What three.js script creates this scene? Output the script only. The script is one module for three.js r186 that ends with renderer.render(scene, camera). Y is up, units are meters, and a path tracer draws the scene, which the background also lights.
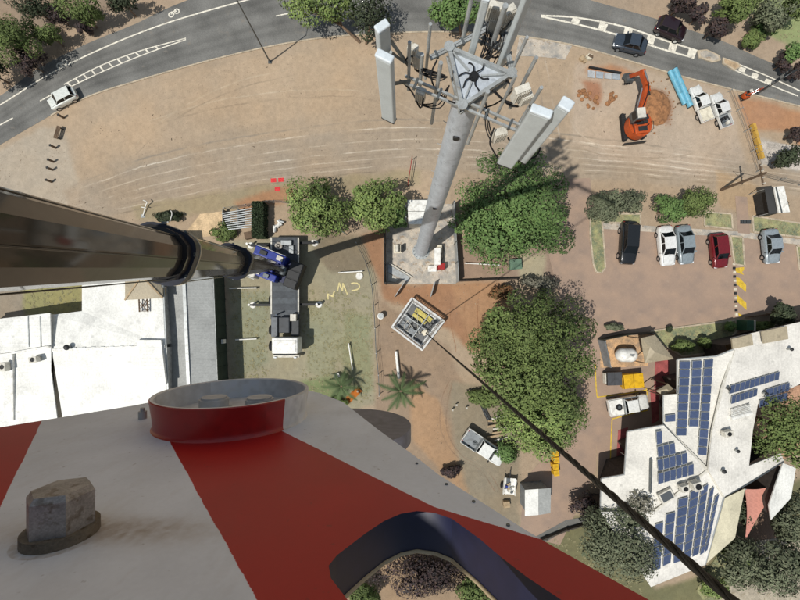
import * as THREE from 'three';
import { mergeGeometries, toCreasedNormals } from 'three/addons/utils/BufferGeometryUtils.js';
import { RoundedBoxGeometry } from 'three/addons/geometries/RoundedBoxGeometry.js';

// ---------- camera, sky, sun, exposure ----------
const H = 45, F = 382, CX = 403, CY = 311;          // camera height, focal length in photo pixels, plumb point
const scene = new THREE.Scene();
const camera = new THREE.PerspectiveCamera(2 * Math.atan(300 / F) * 180 / Math.PI, 4 / 3, 0.02, 3000);
camera.position.set(0, H, 0);
camera.up.set(0, 0, -1);
camera.lookAt(0, 0, 0);
camera.setViewOffset(800, 600, 400 - CX, 300 - CY, 800, 600);   // lens shift: the plumb point is a little off centre
scene.add(camera);

const SUN_EL = 60 * Math.PI / 180, SUN_AZ = 36.5 * Math.PI / 180;   // shadows fall towards +x, -z
const sunDir = new THREE.Vector3(-Math.cos(SUN_AZ) * Math.cos(SUN_EL), Math.sin(SUN_EL), Math.sin(SUN_AZ) * Math.cos(SUN_EL));
{ // clear, dry, slightly dusty sky
  const W = 256, Hh = 128, d = new Float32Array(W * Hh * 4), v = new THREE.Vector3();
  for (let y = 0; y < Hh; y++) for (let x = 0; x < W; x++) {
    const el = ((y + 0.5) / Hh - 0.5) * Math.PI, az = ((x + 0.5) / W - 0.5) * 2 * Math.PI, k = 4 * (y * W + x);
    v.set(Math.cos(el) * Math.cos(az), Math.sin(el), Math.cos(el) * Math.sin(az));
    const t = Math.pow(Math.max(0, v.y), 0.5), ang = Math.acos(Math.max(-1, Math.min(1, v.dot(sunDir)))) * 180 / Math.PI, glow = 0.35 * Math.exp(-((ang / 22) ** 2));
    [[0.545, 0.215], [0.57, 0.285], [0.585, 0.395]].forEach(([h, z], q) => { d[k + q] = (h + (z - h) * t + glow) * 0.74; }); d[k + 3] = 1;
  }
  const t = new THREE.DataTexture(d, W, Hh, THREE.RGBAFormat, THREE.FloatType); t.mapping = THREE.EquirectangularReflectionMapping; t.magFilter = THREE.LinearFilter; t.needsUpdate = true;
  scene.background = t; scene.environment = t;
}
const sun = new THREE.DirectionalLight(new THREE.Color(1, 0.965, 0.905), 3.75);
sun.name = 'sun';
sun.position.copy(sunDir).multiplyScalar(150);
sun.castShadow = true;
sun.shadow.mapSize.set(4096, 4096);
Object.assign(sun.shadow.camera, { left: -75, right: 75, top: 75, bottom: -75, near: 1, far: 320 });
scene.add(sun); scene.add(sun.target);
const renderer = new THREE.WebGLRenderer();
renderer.toneMapping = THREE.LinearToneMapping;
renderer.toneMappingExposure = 1.0;
renderer.shadowMap.enabled = true;

// ---------- helpers ----------
function rng(seed) { let a = seed >>> 0; return () => { a = (a + 0x6D2B79F5) >>> 0; let t = a; t = Math.imul(t ^ (t >>> 15), t | 1); t ^= t + Math.imul(t ^ (t >>> 7), t | 61); return ((t ^ (t >>> 14)) >>> 0) / 4294967296; }; }
const V = (x, y, z) => new THREE.Vector3(x, y, z);
const S = F / H;                                          // photo pixels per metre on the ground
const P = (px, py, h = 0) => V((px - CX) * (H - h) / F, h, (py - CY) * (H - h) / F);
const head = (dx, dy) => -Math.atan2(dy, dx);             // yaw that turns local +x towards a picture direction
const taken = {};
function numbered(name) { const n = taken[name] = (taken[name] ?? -1) + 1; return n ? name + '_' + String(n).padStart(3, '0') : name; }
const baseOf = new WeakMap();
function tag(o, label, category, group) { Object.assign(o.userData, { label, category }); if (group) o.userData.group = group; return o; }
function thing(name, label, category, base, group, yaw = 0) {
  const g = new THREE.Group(); g.name = numbered(name);
  g.position.copy(base); g.rotation.y = yaw;
  baseOf.set(g, base.clone()); tag(g, label, category, group); scene.add(g); return g;
}
function structure(name) { const g = new THREE.Group(); g.name = numbered(name); g.userData.kind = 'structure'; baseOf.set(g, V(0, 0, 0)); scene.add(g); return g; }
function triUV(g) {                                        // uv in metres by the main direction of each face
  if (g.userData.keepUV) return g;
  const p = g.attributes.position, n = g.attributes.normal, uv = new Float32Array(p.count * 2);
  for (let i = 0; i < p.count; i += 3) {
    let ax = 0, ay = 0, az = 0;
    for (let k = 0; k < 3; k++) { ax += n.getX(i + k); ay += n.getY(i + k); az += n.getZ(i + k); }
    ax = Math.abs(ax); ay = Math.abs(ay); az = Math.abs(az);
    for (let k = 0; k < 3; k++) {
      const j = i + k, x = p.getX(j), y = p.getY(j), z = p.getZ(j);
      if (ay >= ax && ay >= az) { uv[2 * j] = x; uv[2 * j + 1] = z; } else if (ax >= az) { uv[2 * j] = z; uv[2 * j + 1] = y; } else { uv[2 * j] = x; uv[2 * j + 1] = y; }
    }
  }
  g.setAttribute('uv', new THREE.BufferAttribute(uv, 2));
  return g;
}
function flat(g) { const k = g.userData; g = g.index ? g.toNonIndexed() : g; g.userData = k; if (!g.attributes.normal) g.computeVertexNormals(); return g; }
function M(list) {
  list = list.flat(5).map(flat);
  if (list.length === 1) return list[0];
  for (const g of list) { if (!g.attributes.uv) g.setAttribute('uv', new THREE.BufferAttribute(new Float32Array(g.attributes.position.count * 2), 2)); for (const k of Object.keys(g.attributes)) if (!['position', 'normal', 'uv'].includes(k)) g.deleteAttribute(k); }
  return mergeGeometries(list);
}
function meshOf(name, geo, mat, parent) {
  const m = new THREE.Mesh(geo, mat); m.name = name; m.castShadow = m.receiveShadow = true; parent.add(m); return m;
}
// a part from geometry in world coordinates; parent is a thing or one of its parts
function part(parent, name, geo, mat) {
  const g = triUV(flat(Array.isArray(geo) ? M(geo) : geo)), b = baseOf.get(parent);
  g.translate(-b.x, -b.y, -b.z);
  const m = meshOf(name, g, mat, parent); baseOf.set(m, b); return m;
}
// a part from geometry in the thing's own coordinates
function lpart(parent, name, geo, mat) { return meshOf(name, triUV(flat(Array.isArray(geo) ? M(geo) : geo)), mat, parent); }
function box(w, h, d, x = 0, y = 0, z = 0, yaw = 0, bevel = 0) {   // y is the bottom
  const g = bevel ? new RoundedBoxGeometry(w, h, d, 2, Math.min(bevel, w / 2.01, h / 2.01, d / 2.01)) : new THREE.BoxGeometry(w, h, d);
  g.translate(0, h / 2, 0); if (yaw) g.rotateY(yaw); g.translate(x, y, z); return g;
}
function rod(a, b, r0, r1 = r0, seg = 8, caps = true) {
  const d = b.clone().sub(a), L = d.length(), g = new THREE.CylinderGeometry(r1, r0, L, seg, 1, !caps);
  g.translate(0, L / 2, 0); g.applyQuaternion(new THREE.Quaternion().setFromUnitVectors(V(0, 1, 0), d.normalize())); g.translate(a.x, a.y, a.z); return g;
}
function bar(a, b, w, h) {                                  // square section bar from a to b
  const d = b.clone().sub(a), L = d.length(), g = new THREE.BoxGeometry(w, h, L); g.translate(0, 0, L / 2);
  const m = new THREE.Matrix4().lookAt(b, a, Math.abs(d.y) > 0.95 * L ? V(1, 0, 0) : V(0, 1, 0)); g.applyMatrix4(m); g.translate(a.x, a.y, a.z); return g;
}
function tube(pts, r, seg = 24, rs = 6) { return new THREE.TubeGeometry(new THREE.CatmullRomCurve3(pts), seg, r, rs, false); }
function polyTop(pts, up = true) {                          // polygon of Vector3 (any heights), facing up
  const c = pts.map(p => new THREE.Vector2(p.x, p.z)), idx = THREE.ShapeUtils.triangulateShape(c, []);
  const a = [];
  for (const t of idx) {
    const [p, q, r] = t.map(i => c[i]), ccw = (q.x - p.x) * (r.y - p.y) - (q.y - p.y) * (r.x - p.x) > 0;
    for (const k of (ccw === up ? [t[0], t[2], t[1]] : t)) a.push(pts[k].x, pts[k].y, pts[k].z);
  }
  const g = new THREE.BufferGeometry(); g.setAttribute('position', new THREE.Float32BufferAttribute(a, 3)); g.computeVertexNormals();
  return g;
}
function walls(pts, y0, y1, close = true) {                 // outer walls under a polygon; y0, y1 numbers or per-point functions
  const a = []; const n = pts.length;
  for (let i = 0; i < (close ? n : n - 1); i++) {
    const p = pts[i], q = pts[(i + 1) % n], t0 = y1 ?? p.y, t1 = y1 ?? q.y;
    a.push(p.x, y0, p.z, q.x, y0, q.z, q.x, t1, q.z, p.x, y0, p.z, q.x, t1, q.z, p.x, t0, p.z);
  }
  const g = new THREE.BufferGeometry(); g.setAttribute('position', new THREE.Float32BufferAttribute(a, 3)); g.computeVertexNormals(); return g;
}
function prism(pts, y0, y1) { const top = pts.map(p => V(p.x, y1, p.z)); return M([polyTop(top), walls(top, y0, y1), polyTop(pts.map(p => V(p.x, y0, p.z)), false)]); }
function slab(pts, t) {                                     // a sheet of thickness t under points of any height
  const dn = pts.map(p => V(p.x, p.y - t, p.z)), a = [], n = pts.length;
  for (let i = 0; i < n; i++) { const p = pts[i], q = pts[(i + 1) % n]; a.push(p.x, p.y - t, p.z, q.x, q.y - t, q.z, q.x, q.y, q.z, p.x, p.y - t, p.z, q.x, q.y, q.z, p.x, p.y, p.z); }
  const g = new THREE.BufferGeometry(); g.setAttribute('position', new THREE.Float32BufferAttribute(a, 3)); g.computeVertexNormals();
  return M([polyTop(pts), g, polyTop(dn, false)]);
}
const pxs = (list, h = 0) => list.map(([x, y, hh]) => P(x, y, hh ?? h));
function smooth(list, n) { return new THREE.CatmullRomCurve3(list.map(([x, y]) => V(x, 0, y)), false, 'centripetal').getPoints(n).map(p => [p.x, p.z]); }
function strip(A, B, y) {                                   // sheet between two picture polylines of equal length
  const a = [];
  for (let i = 0; i + 1 < A.length; i++) { const p = P(...A[i]), q = P(...A[i + 1]), r = P(...B[i]), s = P(...B[i + 1]); for (const v of [p, r, q, q, r, s]) a.push(v.x, y, v.z); }
  const g = new THREE.BufferGeometry(); g.setAttribute('position', new THREE.Float32BufferAttribute(a, 3)); g.computeVertexNormals(); return g;
}
function ribbon(list, w, y, n = 40) {                       // painted line of width w metres
  const c = smooth(list, n), A = [], B = [], k = w * S / 2;
  c.forEach((p, i) => { const q = c[Math.min(i + 1, c.length - 1)], o = c[Math.max(i - 1, 0)], dx = q[0] - o[0], dy = q[1] - o[1], L = Math.hypot(dx, dy) || 1; A.push([p[0] - dy / L * k, p[1] + dx / L * k]); B.push([p[0] + dy / L * k, p[1] - dx / L * k]); });
  return strip(B, A, y);
}

// ---------- procedural textures ----------
const lat = new Float32Array(65536); { const r = rng(7); for (let i = 0; i < 65536; i++) lat[i] = r(); }
function vn(x, y, per = 256) {
  const xi = Math.floor(x), yi = Math.floor(y), fx = x - xi, fy = y - yi, u = fx * fx * (3 - 2 * fx), v = fy * fy * (3 - 2 * fy);
  const m = (a) => ((a % per) + per) % per, x0 = m(xi), x1 = m(xi + 1), y0 = m(yi) * 256, y1 = m(yi + 1) * 256;
  return (lat[y0 + x0] * (1 - u) + lat[y0 + x1] * u) * (1 - v) + (lat[y1 + x0] * (1 - u) + lat[y1 + x1] * u) * v;
}
function fbm(x, y, o = 4, per = 256) { let s = 0, a = 0.5, t = 0; for (let i = 0; i < o; i++) { s += a * vn(x, y, per); t += a; x *= 2; y *= 2; per = Math.min(256, per * 2); a *= 0.5; } return s / t; }
function dataTex(n, m, fn, srgb = true) {                   // fn(x, y) -> [r, g, b] 0..255
  const d = new Uint8Array(n * m * 4);
  for (let y = 0; y < m; y++) for (let x = 0; x < n; x++) { const c = fn(x, y), k = 4 * (y * n + x); d[k] = Math.max(0, Math.min(255, c[0])); d[k + 1] = Math.max(0, Math.min(255, c[1])); d[k + 2] = Math.max(0, Math.min(255, c[2])); d[k + 3] = 255; }
  const t = new THREE.DataTexture(d, n, m); t.magFilter = THREE.LinearFilter; t.minFilter = THREE.LinearMipmapLinearFilter; t.generateMipmaps = true; t.wrapS = t.wrapT = THREE.RepeatWrapping; if (srgb) t.colorSpace = THREE.SRGBColorSpace; t.needsUpdate = true; return t;
}
function grainTex(col, amp, metres, { coarse = 8, fine = 64, warm = 0, n = 512, spots = 0, spotCol = [0, 0, 0] } = {}) {
  const t = dataTex(n, n, (x, y) => {
    const a = fbm(x / n * coarse, y / n * coarse, 4, coarse) - 0.5, b = fbm(x / n * fine + 31, y / n * fine + 17, 3, fine) - 0.5, k = 1 + amp * (1.3 * a + 1.1 * b), w = warm * a * 60;
    const sp = spots ? Math.max(0, Math.min(1, (fbm(x / n * coarse * 2 + 5, y / n * coarse * 2 + 9, 5, coarse * 2) - (1 - spots)) * 7)) : 0;
    return [(col[0] * k + w) * (1 - sp) + spotCol[0] * sp, (col[1] * k + w * 0.3) * (1 - sp) + spotCol[1] * sp, (col[2] * k - w * 0.5) * (1 - sp) + spotCol[2] * sp];
  });
  t.repeat.set(1 / metres, 1 / metres); return t;
}
const std = (o) => new THREE.MeshStandardMaterial({ side: THREE.DoubleSide, ...o });
const grime = grainTex([236, 234, 230], 0.22, 1.7, { coarse: 6, fine: 90, spots: 0.3, spotCol: [196, 184, 168] });
const speck = grainTex([240, 240, 238], 0.12, 0.6, { coarse: 5, fine: 80 });
function paint(col, rough = 0.5, metal = 0, map = grime) { return std({ color: col, roughness: rough, metalness: metal, map }); }
const MAT = {
  white: paint(0xf2f2ee, 0.45), offwhite: paint(0xd9d6cc, 0.6), cream: paint(0xe6dfcb, 0.6),
  galv: paint(0xb4b9bb, 0.45, 0.3), silver: paint(0xdadcdc, 0.45, 0.1), steel: paint(0x6f7578, 0.45, 0.6), greySteel: paint(0x8b9196, 0.55, 0.15),
  dark: paint(0x2a2b2c, 0.6), black: paint(0x131416, 0.6), rubber: paint(0x17171a, 0.85),
  blue: paint(0x20348f, 0.4), orange: paint(0xbd5220, 0.5), yellow: paint(0xe3b21a, 0.5), red: paint(0xa4201f, 0.5),
  glass: std({ color: 0x0c1114, roughness: 0.08, metalness: 0 }), chrome: std({ color: 0xc9ccd0, roughness: 0.2, metalness: 0.9 }),
  lampWhite: std({ color: 0xe9ecee, roughness: 0.15 }), lampRed: std({ color: 0x8a0c10, roughness: 0.2 }), lampAmber: std({ color: 0xc77a14, roughness: 0.2 }),
  wood: std({ color: 0x6d5a48, roughness: 0.9, map: grime }), woodPale: std({ color: 0xb59f80, roughness: 0.9, map: grime }),
  concrete: std({ map: grainTex([172, 164, 152], 0.3, 3, { coarse: 6, fine: 100, warm: 0.3, spots: 0.35, spotCol: [150, 132, 112] }), roughness: 0.95 }),
  kerb: std({ map: grainTex([178, 164, 142], 0.25, 2, { coarse: 5, fine: 90 }), roughness: 0.95 }),
  asphalt: std({ map: grainTex([108, 107, 103], 0.26, 9, { coarse: 5, fine: 160, n: 1024, spots: 0.3, spotCol: [122, 117, 109] }), roughness: 0.9 }),
  paver: std({ map: grainTex([156, 134, 117], 0.09, 7, { coarse: 7, fine: 140, n: 1024, warm: 0.12, spots: 0.26, spotCol: [164, 143, 126] }), roughness: 0.95 }),
  redPaver: std({ map: grainTex([150, 78, 76], 0.3, 3, { coarse: 6, fine: 90 }), roughness: 0.95 }),
  lawn: std({ map: grainTex([134, 136, 102], 0.4, 6, { coarse: 9, fine: 120, n: 1024, warm: 0.5, spots: 0.38, spotCol: [152, 144, 108] }), roughness: 1 }),
  lineWhite: std({ map: grainTex([222, 216, 200], 0.25, 2, { coarse: 8, fine: 120, spots: 0.36, spotCol: [160, 152, 140] }), roughness: 0.8 }),
  lineYellow: std({ map: grainTex([206, 172, 52], 0.25, 2, { coarse: 8, fine: 120, spots: 0.33, spotCol: [160, 140, 90] }), roughness: 0.8 }),
};

// ---------- the setting: ground, road, paving ----------
const G0 = -80, GW = 960, GV0 = -90, GH = 780;              // picture window that the detailed soil sheet covers
function soften(d, n, m, r) {                                // soil tones run into one another over half a metre
  const t = new Float32Array(d.length), o = new Float32Array(d.length), w = 2 * r + 1;
  for (const [src, dst, len, cnt, step, line] of [[d, t, n, m, 4, 4 * n], [t, o, m, n, 4 * n, 4]]) for (let j = 0; j < cnt; j++) for (let q = 0; q < 3; q++) {
    const b = j * line + q; let s = 0; for (let i = -r; i <= r; i++) s += src[b + Math.max(0, i) * step];
    for (let i = 0; i < len; i++) { dst[b + i * step] = s / w; s += src[b + Math.min(len - 1, i + r + 1) * step] - src[b + Math.max(0, i - r) * step]; }
  }
  return o;
}
function soilTexture() {
  const n = 2048, m = 1664, cv = document.createElement('canvas'); cv.width = n; cv.height = m;
  const c = cv.getContext('2d'), k = n / GW, kv = m / GH;
  const cv2 = document.createElement('canvas'); cv2.width = n; cv2.height = m; const c2 = cv2.getContext('2d');
  const X = x => (x - G0) * k, Y = y => (y - GV0) * kv;
  const fill = (col, pts) => { c.fillStyle = col; c.beginPath(); pts.forEach(([x, y], i) => i ? c.lineTo(X(x), Y(y)) : c.moveTo(X(x), Y(y))); c.closePath(); c.fill(); };
  const line = (col, w, pts) => { c2.strokeStyle = col; c2.lineWidth = w * k * 0.75; c2.lineJoin = 'round'; c2.lineCap = 'round'; c2.beginPath(); smooth(pts, 40).forEach(([x, y], i) => i ? c2.lineTo(X(x), Y(y)) : c2.moveTo(X(x), Y(y))); c2.stroke(); };
  c.fillStyle = 'rgb(176,148,116)'; c.fillRect(0, 0, n, m);
  // far side of the road: redder bare soil, green reserve to the right
  fill('rgb(172,144,114)', [[-80, -90], [880, -90], [880, 110], [590, 0], [180, 0], [0, 96], [-80, 140]]);
  fill('rgb(150,124,98)', [[-80, -90], [150, -90], [120, 6], [60, 30], [0, 74], [-80, 120]]);
  fill('rgb(140,148,88)', [[735, -90], [880, -90], [880, 70], [800, 52], [770, 36], [752, 14], [735, 2]]);
  // dirt shoulder near the road, wheel-polished
  fill('rgb(182,152,118)', [[120, 95], [230, 62], [330, 48], [440, 46], [440, 70], [340, 108], [230, 130], [150, 150], [95, 170], [70, 150]]);
  fill('rgb(176,156,130)', [[-80, 190], [0, 150], [40, 128], [62, 128], [80, 190], [60, 230], [-80, 260]]);
  // graded track with its wheel lines
  fill('rgb(170,146,118)', [[60, 190], [150, 160], [260, 140], [380, 128], [430, 126], [560, 140], [800, 168], [880, 178], [880, 205], [800, 196], [560, 176], [400, 168], [260, 182], [150, 205], [80, 225]]);
  for (const [o, col, w] of [[0, 'rgb(214,194,166)', 1.5], [4, 'rgb(156,134,110)', 1.2], [12, 'rgb(206,184,155)', 1.3], [16, 'rgb(158,136,112)', 1.0], [22, 'rgb(212,192,164)', 1.3], [26, 'rgb(156,133,107)', 1.1], [30, 'rgb(202,180,152)', 1.1], [34, 'rgb(154,131,105)', 1.2], [38, 'rgb(206,184,154)', 1.2], [43, 'rgb(150,128,100)', 1.5], [-8, 'rgb(154,134,110)', 2.2]])
    line(col, w, [[70, 192 + o * 0.7], [150, 164 + o], [260, 142 + o], [380, 128 + o], [470, 130 + o * 0.9], [600, 144 + o * 0.7], [800, 170 + o * 0.5], [880, 182 + o * 0.5]]);
  // tyre arcs where trucks have turned on the verge
  for (const [pts, col] of [[[[150, 120], [220, 100], [300, 90], [380, 95], [430, 120]], 'rgb(192,166,132)'], [[[150, 126], [222, 107], [302, 97], [378, 101], [424, 124]], 'rgb(160,134,104)'], [[[130, 150], [165, 118], [230, 84], [300, 66]], 'rgb(190,164,130)'], [[[136, 154], [171, 122], [234, 90], [302, 72]], 'rgb(162,136,106)'], [[[545, 60], [552, 100], [560, 140], [566, 180]], 'rgb(190,170,146)'], [[[536, 60], [541, 100], [548, 140], [552, 180]], 'rgb(158,136,112)'], [[[570, 140], [620, 150], [680, 148], [730, 130]], 'rgb(190,168,140)'], [[[570, 146], [620, 157], [684, 155], [736, 136]], 'rgb(160,136,108)'], [[[570, 62], [566, 100], [576, 130], [600, 146]], 'rgb(190,166,138)']]) line(col, 1.6, pts);
  fill('rgb(164,142,104)', [[130, 205], [230, 190], [300, 178], [420, 170], [420, 186], [300, 200], [230, 210], [140, 222]]);
  fill('rgb(178,124,82)', [[232, 200], [290, 184], [300, 200], [240, 210]]);
  // the work area near the excavator
  fill('rgb(182,156,128)', [[575, 60], [640, 68], [730, 95], [745, 160], [700, 176], [600, 160], [570, 140]]);
  fill('rgb(188,128,84)', [[586, 66], [608, 64], [634, 72], [632, 80], [606, 76], [588, 74]]);
  fill('rgb(170,112,76)', [[583, 80], [600, 80], [602, 95], [596, 106], [588, 96]]);
  fill('rgb(150,96,62)', [[640, 94], [652, 88], [666, 92], [672, 106], [668, 122], [656, 124], [644, 116]]);
  fill('rgb(182,126,84)', [[735, 95], [760, 100], [800, 112], [880, 130], [880, 180], [800, 150], [790, 130], [752, 132]]);
  fill('rgb(184,148,106)', [[716, 168], [760, 186], [766, 220], [720, 206]]);
  fill('rgb(178,166,150)', [[756, 138], [800, 150], [800, 172], [760, 164]]);
  // yard round the crane: worn grass; red gravel round the mast compound
  fill('rgb(160,147,114)', [[228, 240], [272, 236], [372, 236], [374, 300], [380, 400], [330, 420], [228, 420]]);
  fill('rgb(150,144,108)', [[305, 300], [338, 310], [345, 345], [330, 380], [306, 370]]);
  fill('rgb(142,140,100)', [[345, 310], [370, 315], [372, 390], [350, 400], [342, 360]]);
  fill('rgb(146,141,106)', [[236, 290], [268, 290], [268, 360], [236, 380]]);
  fill('rgb(124,134,82)', [[300, 380], [345, 372], [342, 400], [318, 408]]);
  fill('rgb(138,120,92)', [[320, 232], [366, 236], [372, 270], [330, 272], [312, 250]]);
  fill('rgb(166,116,78)', [[362, 234], [386, 226], [386, 284], [500, 282], [505, 340], [470, 352], [448, 330], [400, 302], [384, 300], [372, 266]]);
  fill('rgb(176,126,84)', [[450, 284], [505, 284], [512, 310], [506, 350], [470, 348]]);
  fill('rgb(160,130,100)', [[380, 300], [400, 312], [450, 350], [470, 400], [470, 470], [520, 540], [380, 470], [374, 400]]);
  fill('rgb(178,134,92)', [[408, 380], [440, 400], [452, 440], [500, 480], [500, 520], [440, 470], [412, 440]]);
  fill('rgb(150,132,104)', [[450, 380], [500, 390], [520, 440], [520, 540], [470, 500], [452, 430]]);
  for (const o of [0, 6]) line('rgb(140,108,80)', 1, [[458, 360 + o], [450 - o, 392], [447 - o, 430], [462 - o, 455], [488 - o, 472], [500 - o, 490]]);
  for (const o of [0, 14, 27]) line('rgb(146,94,58)', 1, [[452 + o, 290], [450 + o, 320], [456 + o, 352]]);
  fill('rgb(158,128,104)', [[456, 236], [556, 236], [556, 280], [456, 280]]);
  fill('rgb(178,160,122)', [[516, 254], [545, 254], [545, 284], [520, 284]]);
  // south-east: garden soil, courtyard, mulch
  fill('rgb(118,112,72)', [[560, 520], [601, 512], [655, 590], [700, 575], [726, 540], [760, 500], [880, 440], [880, 690], [540, 690], [520, 540]]);
  fill('rgb(178,160,140)', [[715, 562], [760, 540], [800, 552], [800, 690], [690, 690]]);
  fill('rgb(150,116,92)', [[740, 520], [760, 500], [786, 480], [780, 540], [750, 545]]);
  fill('rgb(164,132,98)', [[330, 545], [480, 545], [520, 600], [480, 690], [340, 690]]);
  fill('rgb(152,142,84)', [[20, 280], [82, 276], [82, 312], [20, 318]]);
  fill('rgb(150,134,112)', [[-80, 276], [24, 280], [24, 318], [-80, 320]]);
  const tracks = c2.getImageData(0, 0, n, m).data, img = soften(c.getImageData(0, 0, n, m).data, n, m, 5), at = (x, y, q) => img[4 * (Math.max(0, Math.min(m - 1, y | 0)) * n + Math.max(0, Math.min(n - 1, x | 0))) + q];
  const t = dataTex(n, m, (x, y) => {
    const wx = (fbm(x / 44, y / 44, 5) - 0.5) * 40, wy = (fbm(x / 44 + 70, y / 44 + 40, 5) - 0.5) * 40, j = (lat[(x * 7 + y * 131) & 65535] - 0.5) * 3;
    let r = 0, g = 0, b = 0;
    for (const [sx, sy, w] of [[wx, wy, 0.25], [wx * 0.22 + j, wy * 0.22 - j, 0.75]]) { r += w * at(x + sx, y + sy, 0); g += w * at(x + sx, y + sy, 1); b += w * at(x + sx, y + sy, 2); }
    { const lx = Math.max(0, Math.min(n - 1, (x + wx * 0.12 + j * 0.4) | 0)), ly = Math.max(0, Math.min(m - 1, (y + wy * 0.12) | 0)), q = 4 * (ly * n + lx), al = tracks[q + 3] / 255 * Math.max(0.05, Math.min(1, (fbm(x / 34 + 3, y / 34 + 8, 4) - 0.3) * 2.2)); r += (tracks[q] - r) * al; g += (tracks[q + 1] - g) * al; b += (tracks[q + 2] - b) * al; }
    const a = fbm(x / 150, y / 150, 4) - 0.5, f = fbm(x / 7, y / 7, 3) - 0.5, h = lat[(x * 31 + y * 257 + (y >> 3) * 17) & 65535] - 0.5, k = 1 + 0.15 * a + 0.12 * f + 0.08 * h, w = (fbm(x / 60 + 9, y / 60 + 3, 4) - 0.5) * 9;
    const peb = lat[(x * 13 + y * 7919 + (x >> 5) * 101) & 65535] > 0.9965 ? 0.78 : 1;
    const lu = (0.3 * r + 0.59 * g + 0.11 * b) * 0.2; r = r * 0.8 + lu; g = g * 0.8 + lu; b = b * 0.8 + lu;
    return [(r * k * 0.96 + w) * peb, (g * k * 0.975 + w * 0.25) * peb, (b * k * 0.99 - w * 0.5) * peb];
  });
  t.wrapS = t.wrapT = THREE.ClampToEdgeWrapping; return t;
}
{
  const far = std({ map: grainTex([168, 142, 110], 0.4, 40, { coarse: 8, fine: 90, n: 1024, warm: 0.6, spots: 0.34, spotCol: [112, 108, 70] }), roughness: 1 });
  const g = new THREE.PlaneGeometry(2400, 2400).rotateX(-Math.PI / 2);
  const o = meshOf('ground', triUV(flat(g)), far, scene); o.position.y = -0.03; o.userData.kind = 'structure';
  // bare soil of the site, a shallow uneven sheet
  const nx = 150, nz = 120, a = P(G0, GV0), b = P(G0 + GW, GV0 + GH), q = new THREE.PlaneGeometry(1, 1, nx, nz).rotateX(-Math.PI / 2), p = q.attributes.position, uv = q.attributes.uv;
  for (let i = 0; i < p.count; i++) { const u = p.getX(i) + 0.5, v = p.getZ(i) + 0.5; p.setXYZ(i, a.x + (b.x - a.x) * u, -0.012 + 0.010 * (fbm(u * 60, v * 48, 3) - 0.5), a.z + (b.z - a.z) * v); uv.setXY(i, u, v); }
  q.computeVertexNormals();
  const bump = grainTex([128, 128, 128], 0.9, 1, { coarse: 8, fine: 64 }); bump.repeat.set(60, 48);
  const s = meshOf('site_soil', q, std({ map: soilTexture(), roughness: 1, bumpMap: bump, bumpScale: 0.02 }), scene); s.userData.kind = 'structure';
}
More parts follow.
